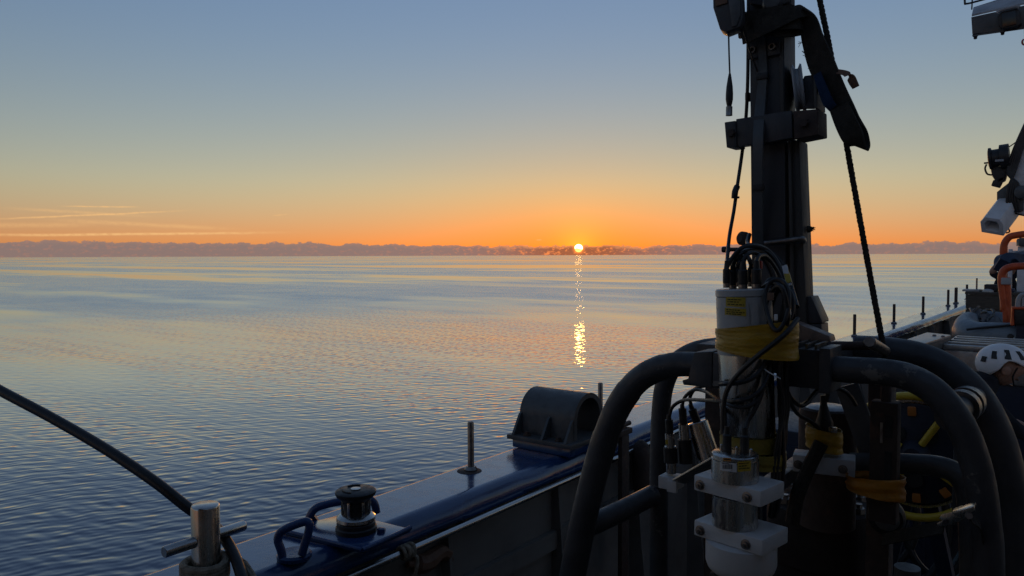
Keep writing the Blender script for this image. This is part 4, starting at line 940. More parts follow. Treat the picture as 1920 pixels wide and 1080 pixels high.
# arm carrying the blocks off the frame
am = thing('carrier_arm', 'dark steel arm carrying the white sensor blocks', 'arm', (1.8, 0.7, 1.3))
MB().span((bc1.x+0.06, bc1.y-0.03, bc2.z-0.012), (bc1.x+0.078, bc1.y+0.05, bc1.z+0.012)).build('back_plate', FRAME, am, 0.002)
MB().span((bc1.x+0.0785, bc1.y-0.01, bc2.z+0.02), (2.27, bc1.y+0.03, bc2.z+0.06)).build('beam', FRAME, am, 0.003)

# ------------------------------------------------------------------ three slim sensors on the left
XL = 2.0
lb = thing('sensor_tray', 'white plastic block on a grey arm under the slim sensors', 'block', TX(1262, 912, XL))
q0 = TX(1259, 902, XL)
MB().box(q0, (0.06, 0.056, 0.036)).build('block', PE, lb, 0.003)
MB().box(q0+V((-0.032, -0.018, -0.004)), (0.012, 0.030, 0.034)).build('jaw', PE, lb, 0.002)
MB().bar(TX(1272, 903, XL-0.036), TX(1345, 862, XL-0.15), 0.006, 0.038, side=(0.6, 0.6, 0)).build('arm', ALU, lb, 0.001)
def slim(label, pts_y, px_top, px_bot, x, prof, group=None):
    a, b = TX(px_bot[0], px_bot[1], x), TX(px_top[0], px_top[1], x); t = thing('slim_sensor', label, 'sensor', a)
    Lg = (b-a).length
    for nm, m_, pr in prof: MB().lathe(a, b-a, [(r_, h_*Lg) for r_, h_ in pr], 24).build(nm, m_, t)
    return t
A1 = slim('slim steel sensor with black clamp ring, outermost on the white block', 0, (1254, 778), (1259, 887), XL,
     [('foot', STEEL, [(0.0145, 0), (0.0145, 0.18)]), ('clamp_ring', RUBBER, [(0.020, 0.185), (0.020, 0.44)]), ('body', STEEL, [(0.0165, 0.445), (0.0165, 0.465), (0.0135, 0.47), (0.0135, 0.68), (0.009, 0.685)]), ('boot', RUBBER, [(0.0112, 0.69), (0.0112, 0.92), (0.0075, 0.925), (0.006, 1.0)])])
q = TX(1250, 829, XL-0.0142)
MB().box(q, (0.0015, 0.007, 0.015)).build('label_strip', STICK, A1)
slim('slim steel sensor gripped by a black bracket, middle of the three', 0, (1279, 758), (1286, 868), XL+0.03,
     [('bracket', RUBBER, [(0.020, 0), (0.020, 0.40)]), ('body', STEEL, [(0.0145, 0.405), (0.0145, 0.66), (0.010, 0.665)]), ('boot', RUBBER, [(0.0115, 0.67), (0.0115, 0.93), (0.007, 0.935), (0.006, 1.0)])])
slim('tilted wider steel sensor with a bright flat top next to the housing', 0, (1293, 752), (1332, 872), XL+0.08,
     [('body', STEEL, [(0.036, 0), (0.034, 0.66), (0.031, 0.672), (0.012, 0.675)])])
bt = TX(1307, 792, XL+0.075); bt2 = TX(1294, 757, XL+0.07)
o_ = MB().lathe(bt, bt2-bt, [(0.0125, 0), (0.0125, 0.040), (0.008, 0.042), (0.006, (bt2-bt).length)], 18).build('plug', RUBBER); tag(o_, 'black plug on the tilted wider steel sensor', 'plug')

# ------------------------------------------------------------------ right hand sensor, taped yellow, on a white block
XR = 2.05
qb = TX(1545, 868, XR)
rb = block('clamp_block', 'tilted white plastic block behind the cables under the yellow taped sensor', qb, (0.07, 0.150, 0.045), math.radians(12), (0.82, -0.62))
rs = thing('taped_sensor', 'stubby sensor wrapped in yellow tape on the tilted white block', 'sensor', qb+V((0, 0, 0.023)))
q = TX(1545, 846, XR)
MB().lathe(q+V((0, 0, -0.0)), (0, 0, 1), [(0.030, 0), (0.030, 0.03)], 24).build('body', STEELD, rs)
tape_band(rs, 'tape', 1545, 797, 806, 836, 846, 0.046, 0.042, TAPE, XR, seed=7, rows=14, n=60, wr=0.0022)
MB().lathe(TX(1547, 812, XR), (0, 0.06, 1), [(0.020, 0), (0.022, 0.03), (0.016, 0.045), (0.009, 0.075), (0.0072, 0.10)], 18).build('boot', RUBBER, rs)
MB().box(TX(1562, 806, XR-0.03), (0.01, 0.02, 0.014)).build('steel_lug', STEEL, rs, 0.002)
cable([TX(1549, 752, XR), TX(1553, 730, XR), TX(1548, 718, XR), TX(1530, 735, XR-.02), TX(1505, 760, XR-.08), TX(1482, 745, XR-.16), TX(1470, 715, XR-.2)], 0.0062, 'black cable looping from the yellow taped sensor to the bundle')
cable([TX(1551, 730, XR), TX(1565, 726, XR+.02), TX(1590, 738, XR+.05), TX(1605, 760, XR+.08)], 0.0055, 'short black cable end beside the hoop bracket')
cable([TX(1476, 745, XR-.18), TX(1495, 775, XR-.1), TX(1520, 790, XR-.05), TX(1540, 808, XR-.02)], 0.0055, 'black cable dropping into the yellow tape cup')
rope('black_strap_tail', [TX(1540, 830, XR-.05), TX(1515, 880, XR-.07), TX(1495, 930, XR-.1), TX(1485, 980, XR-.1)], 0.018, 'wide black strap tail hanging below the yellow taped sensor', 'strap', STRAP)

# orange tape wrap at the foot of the slotted post
ot = thing('orange_tape_wrap', 'loose orange tape wrapped around the foot of the slotted post', 'tape', TX(1640, 930, 2.0))
tape_band(ot, 'band', 1641, 896, 888, 922, 930, 0.068, 0.045, TAPEO, 2.02, seed=12, rows=12, n=60, wr=0.004)

# ------------------------------------------------------------------ yellow cable reel behind the frame
XE = 3.0
rc = TX(1711, 856, XE)
re_ = thing('cable_reel', 'cable reel with a yellow tube wheel, navy drum and orange pads', 'reel', (rc.x, rc.y, 0))
kR = (rc-EYE).dot(FWD)/FPX
RR = 114*kR
MB().tube([rc+V((0, math.cos(a)*RR, math.sin(a)*RR)) for a in [2*math.pi*i/36 for i in range(36)]], 0.0145, 12, 3, closed=True).build('wheel_rim', YELLOW, re_)
for a in (1.03, 2.6, 4.2, 5.75):
    d = V((0, -math.cos(a), math.sin(a)))
    MB().tube([rc+d*0.05+V((0.02, 0, 0)), rc+d*(RR-0.006)], 0.0125, 10, smooth=False).build('spoke', YELLOW, re_)
rdr = MB().lathe(rc+V((0.012, 0, 0)), (1, 0, 0), [(0.030, -0.02), (0.045, 0), (0.055, 0.02), (RR*0.80, 0.03), (RR*0.84, 0.035), (RR*0.84, 0.26), (RR*0.80, 0.265)], 48).build('drum', NAVY, re_)
MB().lathe(rc+V((0.05, 0, 0)), (1, 0, 0), [(RR*0.862, 0), (RR*0.862, 0.10), (RR*0.905, 0.10), (RR*0.905, 0)], 48, False, True).build('steel_band', STEEL, rdr)
for k in range(10):
    a = 2*math.pi*k/10+0.25
    d = V((0, math.cos(a), math.sin(a)))
    MB().box(rc+d*RR*0.72+V((0.032, 0, 0)), (0.014, 0.034, 0.028), Matrix.Rotation(a, 3, 'X')).build('orange_pad', ORANGEP, rdr, 0.005)
for k in range(5):
    a = 2*math.pi*k/5+0.9
    d = V((0, math.cos(a), math.sin(a)))
    MB().lathe(rc+d*RR*0.42+V((0.024, 0, 0)), (1, 0, 0), [(0.028, 0), (0.028, 0.02)], 18).build('lightening_hole', INK, rdr)
for s in (-1, 1):
    MB().bar((rc.x+0.15, rc.y, rc.z), (rc.x+0.15, rc.y+s*0.26, 0.004), 0.05, 0.05).build('stand_leg', NAVY, re_)
MB().cyl(rc+V((0.0, 0, 0)), rc+V((0.36, 0, 0)), 0.022).build('axle', STEELD, re_)
tr = MB().prism([TX(1788, 834, 2.6), TX(1806, 834, 2.6), TX(1822, 900, 2.6), TX(1818, 985, 2.6), TX(1784, 985, 2.6)], (0.05, 0, 0)).build('guard_plate', GREYM, None, 0.003)
tag(tr, 'grey guard plate standing between the cable reel and the hoop', 'plate')
# silver ratchet with dark strap
rt = thing('ratchet_buckle', 'silver ratchet buckle on a dark strap low on the frame', 'ratchet', TX(1795, 990, 1.80))
xr = 1.78
for dx in (0.0, 0.028):
    MB().prism([TX(a, b, xr+dx) for a, b in [(1760, 972), (1766, 965), (1786, 960), (1826, 949), (1828, 957), (1812, 967), (1806, 975), (1775, 986), (1759, 988), (1757, 981), (1768, 976)]], (0.003, 0, 0)).build('side_plate', STEEL, rt, 0.0007)
MB().prism([TX(a, b, xr-0.006) for a, b in [(1784, 962), (1826, 950), (1827, 955), (1796, 969)]], (0.04, 0, 0)).build('handle', STEEL, rt, 0.001)
MB().cyl(TX(1817, 967, xr-0.008), TX(1817, 967, xr+0.04), 0.007, None, 12).build('spindle', STEELD, rt)
MB().cyl(TX(1772, 979, xr-0.006), TX(1772, 979, xr+0.04), 0.005, None, 12).build('spindle', RUBBER, rt)
MB().ribbon([TX(1770, 988, 1.81), TX(1730, 996, 1.86), TX(1690, 1004, 1.95), TX(1655, 1012, 2.02)], [V((1, 0.3, 0.6))]*4, 0.03, 0.003).build('strap', STRAP, rt)
MB().ribbon([TX(1818, 972, 1.80), TX(1836, 985, 1.83), TX(1842, 1010, 1.87)], [V((1, 0.2, 0.2))]*3, 0.03, 0.003).build('strap', STRAP, rt)
# black rubber wheel by the post
hl = thing('guide_sheave', 'small black wheel with a worn face below the orange tape', 'wheel', TX(1660, 970, 2.1))
MB().lathe(TX(1663, 972, 2.06), (1, 0.25, 0), [(0.020, -0.012), (0.036, -0.012), (0.044, 0), (0.044, 0.03), (0.036, 0.042)], 30).build('tyre', RUBBER, hl)
MB().lathe(TX(1663, 972, 2.05), (1, 0.25, 0), [(0.008, -0.008), (0.030, -0.006), (0.030, 0.0)], 24).build('hub', STEELD, hl)
MB().cyl(TX(1663, 972, 2.06), TX(1663, 972, 2.28), 0.012).build('axle', STEELD, hl)

# ------------------------------------------------------------------ aluminium boxes beyond the reel
XA = 6.2
b0, b1 = TX(1918, 640, XA), TX(1772, 640, XA)
ab = thing('aluminium_box', 'long aluminium transport box with ribbed lid beside the helmeted person', 'box', ((XA+0.4), (b0.y+b1.y)/2, 0))
zt_ = b1.z
MB().span((XA, b0.y-0.35, zt_-0.28), (XA+0.7, b1.y, zt_-0.062)).build('body', ALU, ab, 0.006)
lid_ = MB().span((XA-0.01, b0.y-0.36, zt_-0.06), (XA+0.71, b1.y+0.01, zt_-0.02)).build('lid', ALU, ab, 0.006)
for k in range(4): MB().span((XA+0.05+0.16*k, b0.y-0.34, zt_-0.0195), (XA+0.09+0.16*k, b1.y-0.01, zt_-0.006)).build('lid_rib', ALU, lid_, 0.003)
MB().bar((XA-0.012, b0.y+0.10, zt_-0.062), (XA-0.012, b0.y+0.02, zt_-0.01), 0.03, 0.004).build('corner_strap', STEEL, ab)
MB().span((XA+0.02, b0.y-0.33, 0.003), (XA+0.68, b1.y-0.02, zt_-0.281)).build('stand', NAVY, ab, 0.01)
tbz = zt_+0.012
pl_ = [TZ(1664, 653, tbz), TZ(1738, 627, tbz), TZ(1783, 632, tbz), TZ(1706, 657, tbz)]
tb_ = thing('workbench', 'low bench with a pale sheet metal top against the bulwark', 'bench', (pl_[0]+pl_[2])/2-V((0, 0, tbz)))
MB().prism(pl_, (0, 0, 0.016)).build('top', ALU, tb_, 0.002)
MB().prism([q+V((0, 0, -0.06)) for q in pl_], (0, 0, 0.0595)).build('apron', GREYM, tb_)
for q in pl_:
    c_ = (pl_[0]+pl_[2])/2; w = q+(c_-q)*0.12
    MB().span((w.x-0.02, w.y-0.02, 0.003), (w.x+0.02, w.y+0.02, tbz-0.061)).build('leg', GREYM, tb_)
for q in (TZ(1752, 630, tbz+0.016), TZ(1768, 632, tbz+0.016)):
    MB().lathe(q, (0, 0, 1), [(0.014, 0), (0.014, 0.006), (0.008, 0.012)], 10).build('bolt', STEELD, tb_)
# dark cabinet added to hide the lit deck and darken this area
cbn = thing('dark_filler_cabinet', 'added navy cabinet darkening the deck between the reel and the boxes', 'cabinet', (4.3, 1.0, 0))
MB().span((4.2, 0.55, 0.004), (4.75, 1.45, 1.02)).build('body', NAVY, cbn, 0.015)
MB().span((4.185, 0.60, 0.12), (4.199, 0.98, 0.94)).build('door', NAVY, cbn, 0.004)
MB().span((4.185, 1.01, 0.12), (4.199, 1.40, 0.94)).build('door', NAVY, cbn, 0.004)
for y in (0.95, 1.05): MB().cyl((4.17, y, 0.5), (4.17, y, 0.6), 0.008).build('handle', STEELD, cbn)
hsx = thing('dark_filler_rack', 'added dark rack of black hoses darkening the space behind the frame', 'rack', (3.55, 0.62, 0))  # dark clutter added to deepen the gap behind the frame
for y in (0.30, 0.98): MB().span((3.5, y-0.02, 0.003), (3.56, y+0.02, 1.18)).build('upright', NAVY, hsx)
MB().span((3.5, 0.322, 1.10), (3.56, 0.958, 1.16)).build('beam', NAVY, hsx)
for k in range(7):
    c_ = V((3.47-0.02*(k % 3), 0.42+0.085*k, 0.88)); r1 = 0.20+0.02*(k % 3)
    MB().tube([c_+V((0.02*math.sin(a*2+k), math.cos(a)*r1*0.75, math.sin(a)*r1*1.1)) for a in [2*math.pi*i/14 for i in range(14)]], 0.016, 8, 4, closed=True).build('hose', RUBBER, hsx)

# ------------------------------------------------------------------ people
def skinned(name, verts, edges, radii, material, parent, root=0, sub=2):
    me = bpy.data.meshes.new(name); loc = parent.matrix_world.translation
    me.from_pydata([tuple(V(v)-loc) for v in verts], edges, [])
    o = bpy.data.objects.new(name, me); COL.objects.link(o); o.parent = parent
    md = o.modifiers.new('skin', 'SKIN'); 
    for i, r in enumerate(radii):
        sv = me.skin_vertices[0].data[i]; sv.radius = r if isinstance(r, tuple) else (r, r); sv.use_root = (i == root)
    md.use_smooth_shade = True
    s = o.modifiers.new('sub', 'SUBSURF'); s.levels = sub; s.render_levels = sub
    me.materials.append(material)
    return o
XP = 5.3
hc = TX(1881, 676, XP)                      # centre of the helmet
F_ = V((0.35, -0.93, 0)).normalized()       # the way the person faces: across the deck
S_ = V((F_.y, -F_.x, 0))                     # to the person's right
pe = thing('person', 'person in dark clothes and white helmet bending over their work', 'person', hc+V((0, 0, -hc.z))-F_*0.25)
def Pp(f, s, z): return V((hc.x, hc.y, 0))+F_*f+S_*s+V((0, 0, z))
hz_ = hc.z
verts = [Pp(-0.42, 0, hz_-0.44), Pp(-0.36, 0, hz_-0.32), Pp(-0.24, 0, hz_-0.20), Pp(-0.12, 0, hz_-0.14), Pp(-0.03, 0, hz_-0.095),
         Pp(-0.16, 0.17, hz_-0.20), Pp(0.02, 0.21, hz_-0.38), Pp(0.19, 0.12, hz_-0.44),
         Pp(-0.16, -0.17, hz_-0.20), Pp(0.02, -0.21, hz_-0.38), Pp(0.19, -0.12, hz_-0.44),
         Pp(-0.42, 0.10, hz_-0.50), Pp(-0.22, 0.13, 0.42), Pp(-0.36, 0.12, 0.09), Pp(-0.24, 0.13, 0.035),
         Pp(-0.42, -0.10, hz_-0.50), Pp(-0.24, -0.13, 0.42), Pp(-0.38, -0.12, 0.09), Pp(-0.26, -0.13, 0.035)]
edges = [(0, 1), (1, 2), (2, 3), (3, 4), (3, 5), (5, 6), (6, 7), (3, 8), (8, 9), (9, 10), (0, 11), (11, 12), (12, 13), (13, 14), (0, 15), (15, 16), (16, 17), (17, 18)]
rad = [0.13, 0.135, 0.145, 0.085, 0.05, 0.065, 0.045, 0.032, 0.065, 0.045, 0.032, 0.085, 0.06, 0.045, 0.035, 0.085, 0.06, 0.045, 0.035]
skinned('body', verts, edges, rad, CLOTH, pe)
# bare forearms and hands with fingers
for s in (1, -1):
    e0, w0 = Pp(0.00, 0.215*s, hz_-0.37), Pp(0.24, 0.10*s, hz_-0.455)
    fv = [e0, e0.lerp(w0, 0.5), w0, w0+F_*0.05+V((0, 0, -0.01))]
    fe = [(0, 1), (1, 2), (2, 3)]; fr_ = [0.046, 0.040, 0.026, (0.034, 0.018)]
    base = fv[-1]
    for k in range(4):
        off = S_*((k-1.5)*0.018); ln = (0.030, 0.036, 0.034, 0.026)[k]
        i0 = len(fv); fv += [base+F_*0.030+off, base+F_*(0.030+ln)+off+V((0, 0, -0.012)), base+F_*(0.034+ln*1.4)+off+V((0, 0, -0.036))]
        fe += [(3, i0), (i0, i0+1), (i0+1, i0+2)]; fr_ += [0.0095, 0.0085, 0.0075]
    i0 = len(fv); fv += [w0+F_*0.03-S_*0.032*s, w0+F_*0.062-S_*0.040*s+V((0, 0, -0.018))]; fe += [(2, i0), (i0, i0+1)]; fr_ += [0.011, 0.009]
    skinned('forearm', fv, fe, fr_, SKIN, pe, 0, 1)
# head: looks down and forward
hd = (F_*0.98+V((0, 0, -0.05))).normalized(); hu = (F_*0.05+V((0, 0, 0.98))).normalized()
def Hh(f, s, u): return hc+hd*f+S_*s+hu*u
m = MB(); nr, nc = 14, 22; vs = []; fs = []
for i in range(nr+1):
    th = math.pi*i/nr
    for j in range(nc):
        ph = 2*math.pi*j/nc
        f_, s__, u_ = math.sin(th)*math.cos(ph), math.sin(th)*math.sin(ph), math.cos(th)
        wd_ = 1.0-0.28*max(0, -u_)
        f2 = f_*(0.086 if f_ < 0 else 0.098)*wd_; 
        if f_ > 0.9 and -0.30 < u_ < 0.02: f2 += 0.022
        vs.append(Hh(f2+0.008, s__*0.076*wd_, u_*0.115-0.035))
for i in range(nr): fs += [(i*nc+j, i*nc+(j+1) % nc, (i+1)*nc+(j+1) % nc, (i+1)*nc+j) for j in range(nc)]
hd_o = m.add(vs, fs).build('head', SKIN, pe, 0, 80)
for s in (1, -1):
    MB().lathe(Hh(-0.005, 0.078*s, -0.05), S_*s, [(0.022, 0), (0.026, 0.008), (0.014, 0.012)], 12).build('ear', SKIN, pe)
    MB().lathe(Hh(0.088, 0.030*s, -0.03), hd, [(0.012, 0), (0.010, 0.006), (0.004, 0.010)], 10).build('eye', INK, pe)
MB().tube([Hh(0.075, 0.03, -0.105), Hh(0.085, 0, -0.107), Hh(0.075, -0.03, -0.105)], 0.006, 8, 4).build('mouth', LEATHER, pe)
# helmet: its own thing, on the head
he = thing('safety_helmet', 'white climbing style safety helmet with black vents on the bending person', 'helmet', hc)
m = MB(); nr, nc = 16, 40; vs = []; fs = []
for i in range(nr+1):
    for j in range(nc):
        ph = 2*math.pi*j/nc
        low = math.radians(92+46*max(0, -math.cos(ph))-4*max(0, math.cos(ph)) - 16*max(0, 1-abs(abs(math.sin(ph))-1)*6)*(1 if math.cos(ph) > -0.2 else 0.4))
        th = low*i/nr
        k_ = 1.0+0.02*math.sin(ph*2)
        vs.append(Hh(math.sin(th)*math.cos(ph)*0.132*k_-0.004, math.sin(th)*math.sin(ph)*0.102, math.cos(th)*0.112-0.018))
for i in range(nr): fs += [(i*nc+j, i*nc+(j+1) % nc, (i+1)*nc+(j+1) % nc, (i+1)*nc+j) for j in range(nc)]
m.add(vs, fs)
ho_ = m.build('shell', HELMET, he, 0, 70)
sm_ = ho_.modifiers.new('thickness', 'SOLIDIFY'); sm_.thickness = 0.008; sm_.offset = 1.0
def on_helmet(th, ph, lift=0.0085):
    th, ph = math.radians(th), math.radians(ph); e = V((math.sin(th)*math.cos(ph)*(0.132+lift), math.sin(th)*math.sin(ph)*(0.102+lift), math.cos(th)*(0.112+lift)))
    return Hh(e.x-0.004, e.y, e.z-0.018)
for s in (1, -1):
    for (t0, p0, t1, p1, w) in ((45, 60, 72, 52, 9), (42, 95, 72, 90, 9), (50, 128, 74, 120, 8), (70, 148, 86, 146, 9), (58, 25, 76, 26, 8)):
        A_ = [on_helmet(t0, s*(p0-w)), on_helmet(t0, s*(p0+w*0.7)), on_helmet((t0+t1)/2, s*((p0+p1)/2+w*0.8)), on_helmet(t1, s*(p1+w)), on_helmet(t1, s*(p1-w*0.7)), on_helmet((t0+t1)/2, s*((p0+p1)/2-w*0.8))]
        c_ = sum(A_, V())/6; nrm = (c_-hc).normalized()
        MB().prism([a+nrm*0.0008 for a in A_], nrm*0.0016).build('vent', INK, ho_)
    MB().tube([on_helmet(93, s*70), Hh(0.03, 0.085*s, -0.08), Hh(0.05, 0.05*s, -0.135), Hh(0.055, 0, -0.145)], 0.005, 6, 4).build('chin_strap', RUBBER, he)

XQ = 11.5
def Q(px, py, x=XQ): return TX(px, py, x)
kq = (Q(1880, 520)-EYE).dot(FWD)/FPX
p2_ = thing('person', 'distant person in dark shirt reaching both arms up under the navy cover', 'person', V((XQ, Q(1885, 520).y, 0.0)))
sh = Q(1886, 519); vs = [Q(1886, 600), Q(1886, 560), Q(1885, 530), sh, Q(1889, 508), Q(1874, 516), Q(1859, 515), Q(1866, 500), Q(1872, 496), Q(1897, 516), Q(1908, 514), Q(1905, 497)]
z0 = 0.05
y_ = Q(1886, 600).y
vs += [V((XQ, y_+0.09, 0.5)), V((XQ, y_+0.10, z0+0.04)), V((XQ-0.14, y_+0.10, z0)), V((XQ, y_-0.09, 0.5)), V((XQ, y_-0.10, z0+0.04)), V((XQ-0.14, y_-0.10, z0))]
skinned('body', vs, [(0, 1), (1, 2), (2, 3), (3, 4), (3, 5), (5, 6), (3, 9), (9, 10), (0, 12), (12, 13), (13, 14), (0, 15), (15, 16), (16, 17), (6, 7), (7, 8), (10, 11)],
        [0.14, 0.14, 0.15, 0.085, 0.055, 0.06, 0.046, 0.036, 0.028, 0.06, 0.046, 0.034, 0.07, 0.05, 0.04, 0.07, 0.05, 0.04], CLOTH, p2_)
aq = Q(1860, 515, XQ-0.02)
fv = [Q(1859, 515.5, XQ-0.01), Q(1863, 507, XQ-0.01), Q(1867, 499, XQ-0.01), Q(1872, 496.5, XQ-0.01)]; fe = [(0, 1), (1, 2), (2, 3)]; fr_ = [0.050, 0.048, 0.034, 0.038]
for k in range(5):
    i0 = len(fv); o_ = V((-0.03+0.018*k, 0, 0.012-0.004*k)); fv += [fv[3]+o_+V((0, -0.04, 0.01)), fv[3]+o_+V((0, -0.085, 0.0))]; fe += [(3, i0), (i0, i0+1)]; fr_ += [0.011, 0.009]
skinned('forearm', fv, fe, fr_, SKIN, p2_, 0, 1)
m = MB(); c_ = Q(1893, 503)
m.lathe(c_+V((0, 0, -0.13)), (0, 0, 1), [(0.03, 0), (0.06, 0.03), (0.078, 0.09), (0.085, 0.15), (0.075, 0.21), (0.04, 0.245), (0.01, 0.25)], 20).build('head', SKIN, p2_)
MB().lathe(c_+V((0.01, 0, 0.0)), (0, 0, 1), [(0.090, 0.0), (0.092, 0.04), (0.08, 0.09), (0.045, 0.125), (0.01, 0.13)], 20).build('hair', INK, p2_)

# ------------------------------------------------------------------ boat, crate, davits and covers farther along the deck
XI = 8.6
def I(px, py, x=XI): return TX(px, py, x)
ib = thing('inflatable_boat', 'grey inflatable boat lying on the deck past the aluminium box', 'boat', V((XI, I(1850, 640).y, 0)))
yb0 = I(1795, 640).y; zb_ = I(1880, 632).z
MB().tube([V((XI+0.9, yb0-0.05, zb_+0.10)), V((XI+0.45, yb0-0.02, zb_+0.05)), V((XI+0.10, yb0-0.12, zb_)), V((XI, yb0-0.38, zb_)), V((XI+0.02, yb0-0.75, zb_+0.02)), V((XI+0.05, yb0-1.4, zb_+0.05))], [0.05, 0.11, 0.135, 0.14, 0.14, 0.14], 22, 8).build('tube', BOATG, ib)
MB().tube([V((XI+1.0, yb0-0.1, zb_+0.06)), V((XI+1.05, yb0-0.4, zb_+0.04)), V((XI+1.1, yb0-1.4, zb_+0.05))], 0.13, 20, 6).build('tube', BOATG, ib)
MB().prism([V((XI+0.1, yb0-0.1, zb_-0.12)), V((XI+1.0, yb0-0.1, zb_-0.12)), V((XI+1.0, yb0-1.4, zb_-0.12)), V((XI+0.1, yb0-1.4, zb_-0.12))], (0, 0, 0.06)).build('floor', GREYM, ib)
for y in (0.45, 0.62):
    pp = V((XI-0.135, yb0-y, zb_+0.02)); MB().lathe(pp, (-1, 0, 0.1), [(0.03, 0), (0.026, 0.012), (0.01, 0.016)], 14).build('valve', RUBBER, ib)
MB().prism([I(1866, 640, XI-0.146), I(1902, 632, XI-0.146), I(1904, 639, XI-0.146), I(1864, 646, XI-0.146)], (0.004, 0, 0)).build('white_stripe', STICKW, ib)
MB().tube([I(1812, 618, XI-0.12), I(1845, 614, XI-0.1), I(1880, 611, XI-0.1), I(1920, 607, XI-0.1)], 0.012, 8, 5).build('grab_line', RUBBER, ib)
MB().span((XI+0.05, yb0-1.35, 0.003), (XI+0.95, yb0-0.12, zb_-0.121)).build('cradle', NAVY, ib)
# tarpaulin mound with lashings
tm = thing('tarpaulin_bundle', 'dark grey tarpaulin bundle lashed with black straps near the boat', 'bundle', I(1835, 610, 9.3))
mv, mf = [], []; rg = random.Random(21); nx, ny = 22, 12
T0 = I(1838, 612, 9.2); kk = (T0-EYE).dot(FWD)/FPX
for i in range(nx+1):
    for j in range(ny+1):
        u, w = i/nx, j/ny
        yy = (45-90*u)*kk; xx = 0.9*w
        hgt = (math.sin(math.pi*min(max(u, 0.0), 1.0))**0.6)*(math.sin(math.pi*(0.06+0.88*w))**0.5)
        hgt *= (0.62+0.38*math.sin(3.4*u+0.6))*28*kk*1.15
        hgt += 0.018*math.sin(17*u+5*w)+0.012*math.sin(31*u-9*w)
        mv.append(T0+V((xx, yy, max(hgt, 0)-0.02)))
for i in range(nx): mf += [(i*(ny+1)+j, (i+1)*(ny+1)+j, (i+1)*(ny+1)+j+1, i*(ny+1)+j+1) for j in range(ny)]
low = len(mv); mv += [v+V((0, 0, 0))*1.0 for v in mv]
for i in range(low, len(mv)): mv[i] = V((mv[i].x, mv[i].y, T0.z-0.06))
mf += [tuple(q+low for q in reversed(f_)) for f_ in mf]
ed = [i*(ny+1) for i in range(nx+1)]+[nx*(ny+1)+j for j in range(1, ny+1)]+[(nx-i)*(ny+1)+ny for i in range(1, nx+1)]+[ny-j for j in range(1, ny)]
mf += [(ed[i], ed[(i+1) % len(ed)], ed[(i+1) % len(ed)]+low, ed[i]+low) for i in range(len(ed))]
MB().add(mv, mf).build('cover', TARP, tm, 0, 60)
for i in (5, 8, 11, 14):
    MB().tube([mv[i*(ny+1)+j]+V((0, 0.02*math.sin(j), 0.012)) for j in range(ny+1)], 0.012, 6, 2).build('strap', RUBBER, tm)
MB().span((T0.x+0.02, T0.y-0.25, 0.003), (T0.x+0.85, T0.y+0.22, T0.z-0.062)).build('pallet', NAVY, tm)
# wooden crate
XC = 10.6
cr = thing('wooden_crate', 'large weathered wooden crate at the far end of the bulwark', 'crate', V((XC, I(1860, 580, XC).y, 0)))
y0_, y1_ = I(1914, 560, XC).y, I(1811, 560, XC).y; zt_ = I(1860, 553, XC).z
npl = 7; hp_ = (zt_-0.25)/npl
for k in range(npl): MB().span((XC, y0_, 0.25+k*hp_+0.004), (XC+0.03, y1_, 0.25+(k+1)*hp_-0.004)).build('plank', CRATE, cr)
MB().span((XC+0.031, y0_+0.01, 0.004), (XC+0.8, y1_-0.01, zt_-0.012)).build('box', CRATE, cr)
MB().span((XC-0.01, y0_-0.01, zt_+0.0005), (XC+0.82, y1_+0.01, zt_+0.03)).build('lid', CRATE, cr)
gb = thing('gear_pile', 'dark gear and a pale dome lying on top of the wooden crate', 'gear', V((XC+0.3, I(1855, 552, XC).y, zt_+0.031)))
q = I(1858, 551, XC+0.2); q.z = zt_+0.031
MB().box(q+V((0, 0, 0.045)), (0.2, 0.13, 0.09)).build('case', RUBBER, gb, 0.012)
MB().box(q+V((0, -0.16, 0.022)), (0.2, 0.16, 0.042)).build('case', TARPB, gb, 0.01)
MB().lathe(q+V((-0.12, 0.02, 0)), (0, 0, 1), [(0.06, 0), (0.055, 0.02), (0.03, 0.035), (0.008, 0.038)], 18).build('dome', HOUSING, gb)
MB().box(q+V((0, 0.2, 0.012)), (0.25, 0.18, 0.022)).build('tray', GREYL, gb, 0.004)
MB().cyl(q+V((0.1, 0.16, 0.02)), q+V((0.1, 0.16, 0.16)), 0.010).build('rod', STEELD, gb)
# orange davit hoops
XO = 9.8
def O(px, py, x=XO): return TX(px, py, x)
dv = thing('orange_davit', 'taller orange tube hoop standing beside the white column', 'davit', V((XO, O(1882, 560).y, 0)))
MB().tube([V((XO, O(1882, 600).y, 0.01)), O(1882, 600), O(1881, 540), O(1881, 480), O(1883, 458), O(1892, 445), O(1905, 441), O(1930, 438), O(1960, 437)], 0.036, 14, 6).build('hoop', ORANGE, dv)
MB().tube([O(1884, 500), O(1884, 462)], 0.028, 10, smooth=False).build('inner_post', ORANGE, dv)
dv2 = thing('orange_davit', 'lower orange tube hoop with a grey clamp in front of the navy cover', 'davit', V((XO-0.7, O(1885, 560, XO-0.7).y, 0)))
x2 = XO-0.7
MB().tube([V((x2, O(1888, 610, x2).y, 0.01)), O(1888, 610, x2), O(1884, 575, x2), O(1880, 545, x2), O(1878, 522, x2), O(1882, 508, x2), O(1894, 501, x2), O(1915, 499, x2), O(1960, 498, x2)], 0.036, 14, 6).build('hoop', ORANGE, dv2)
MB().tube([O(1890, 612, x2), O(1890, 560, x2), O(1888, 520, x2)], 0.030, 10, 4).build('inner_post', ORANGE, dv2)
MB().box(O(1887, 527, x2-0.03), (0.06, 0.09, 0.07)).build('clamp', GREYL, dv2, 0.01)
sb = thing('orange_seat_box', 'dark box with a red orange frame beside the davit', 'box', V((8.4, O(1912, 600, 8.4).y, 0)))
bx0, bx1 = O(1899, 577, 8.4), O(1960, 612, 8.4)
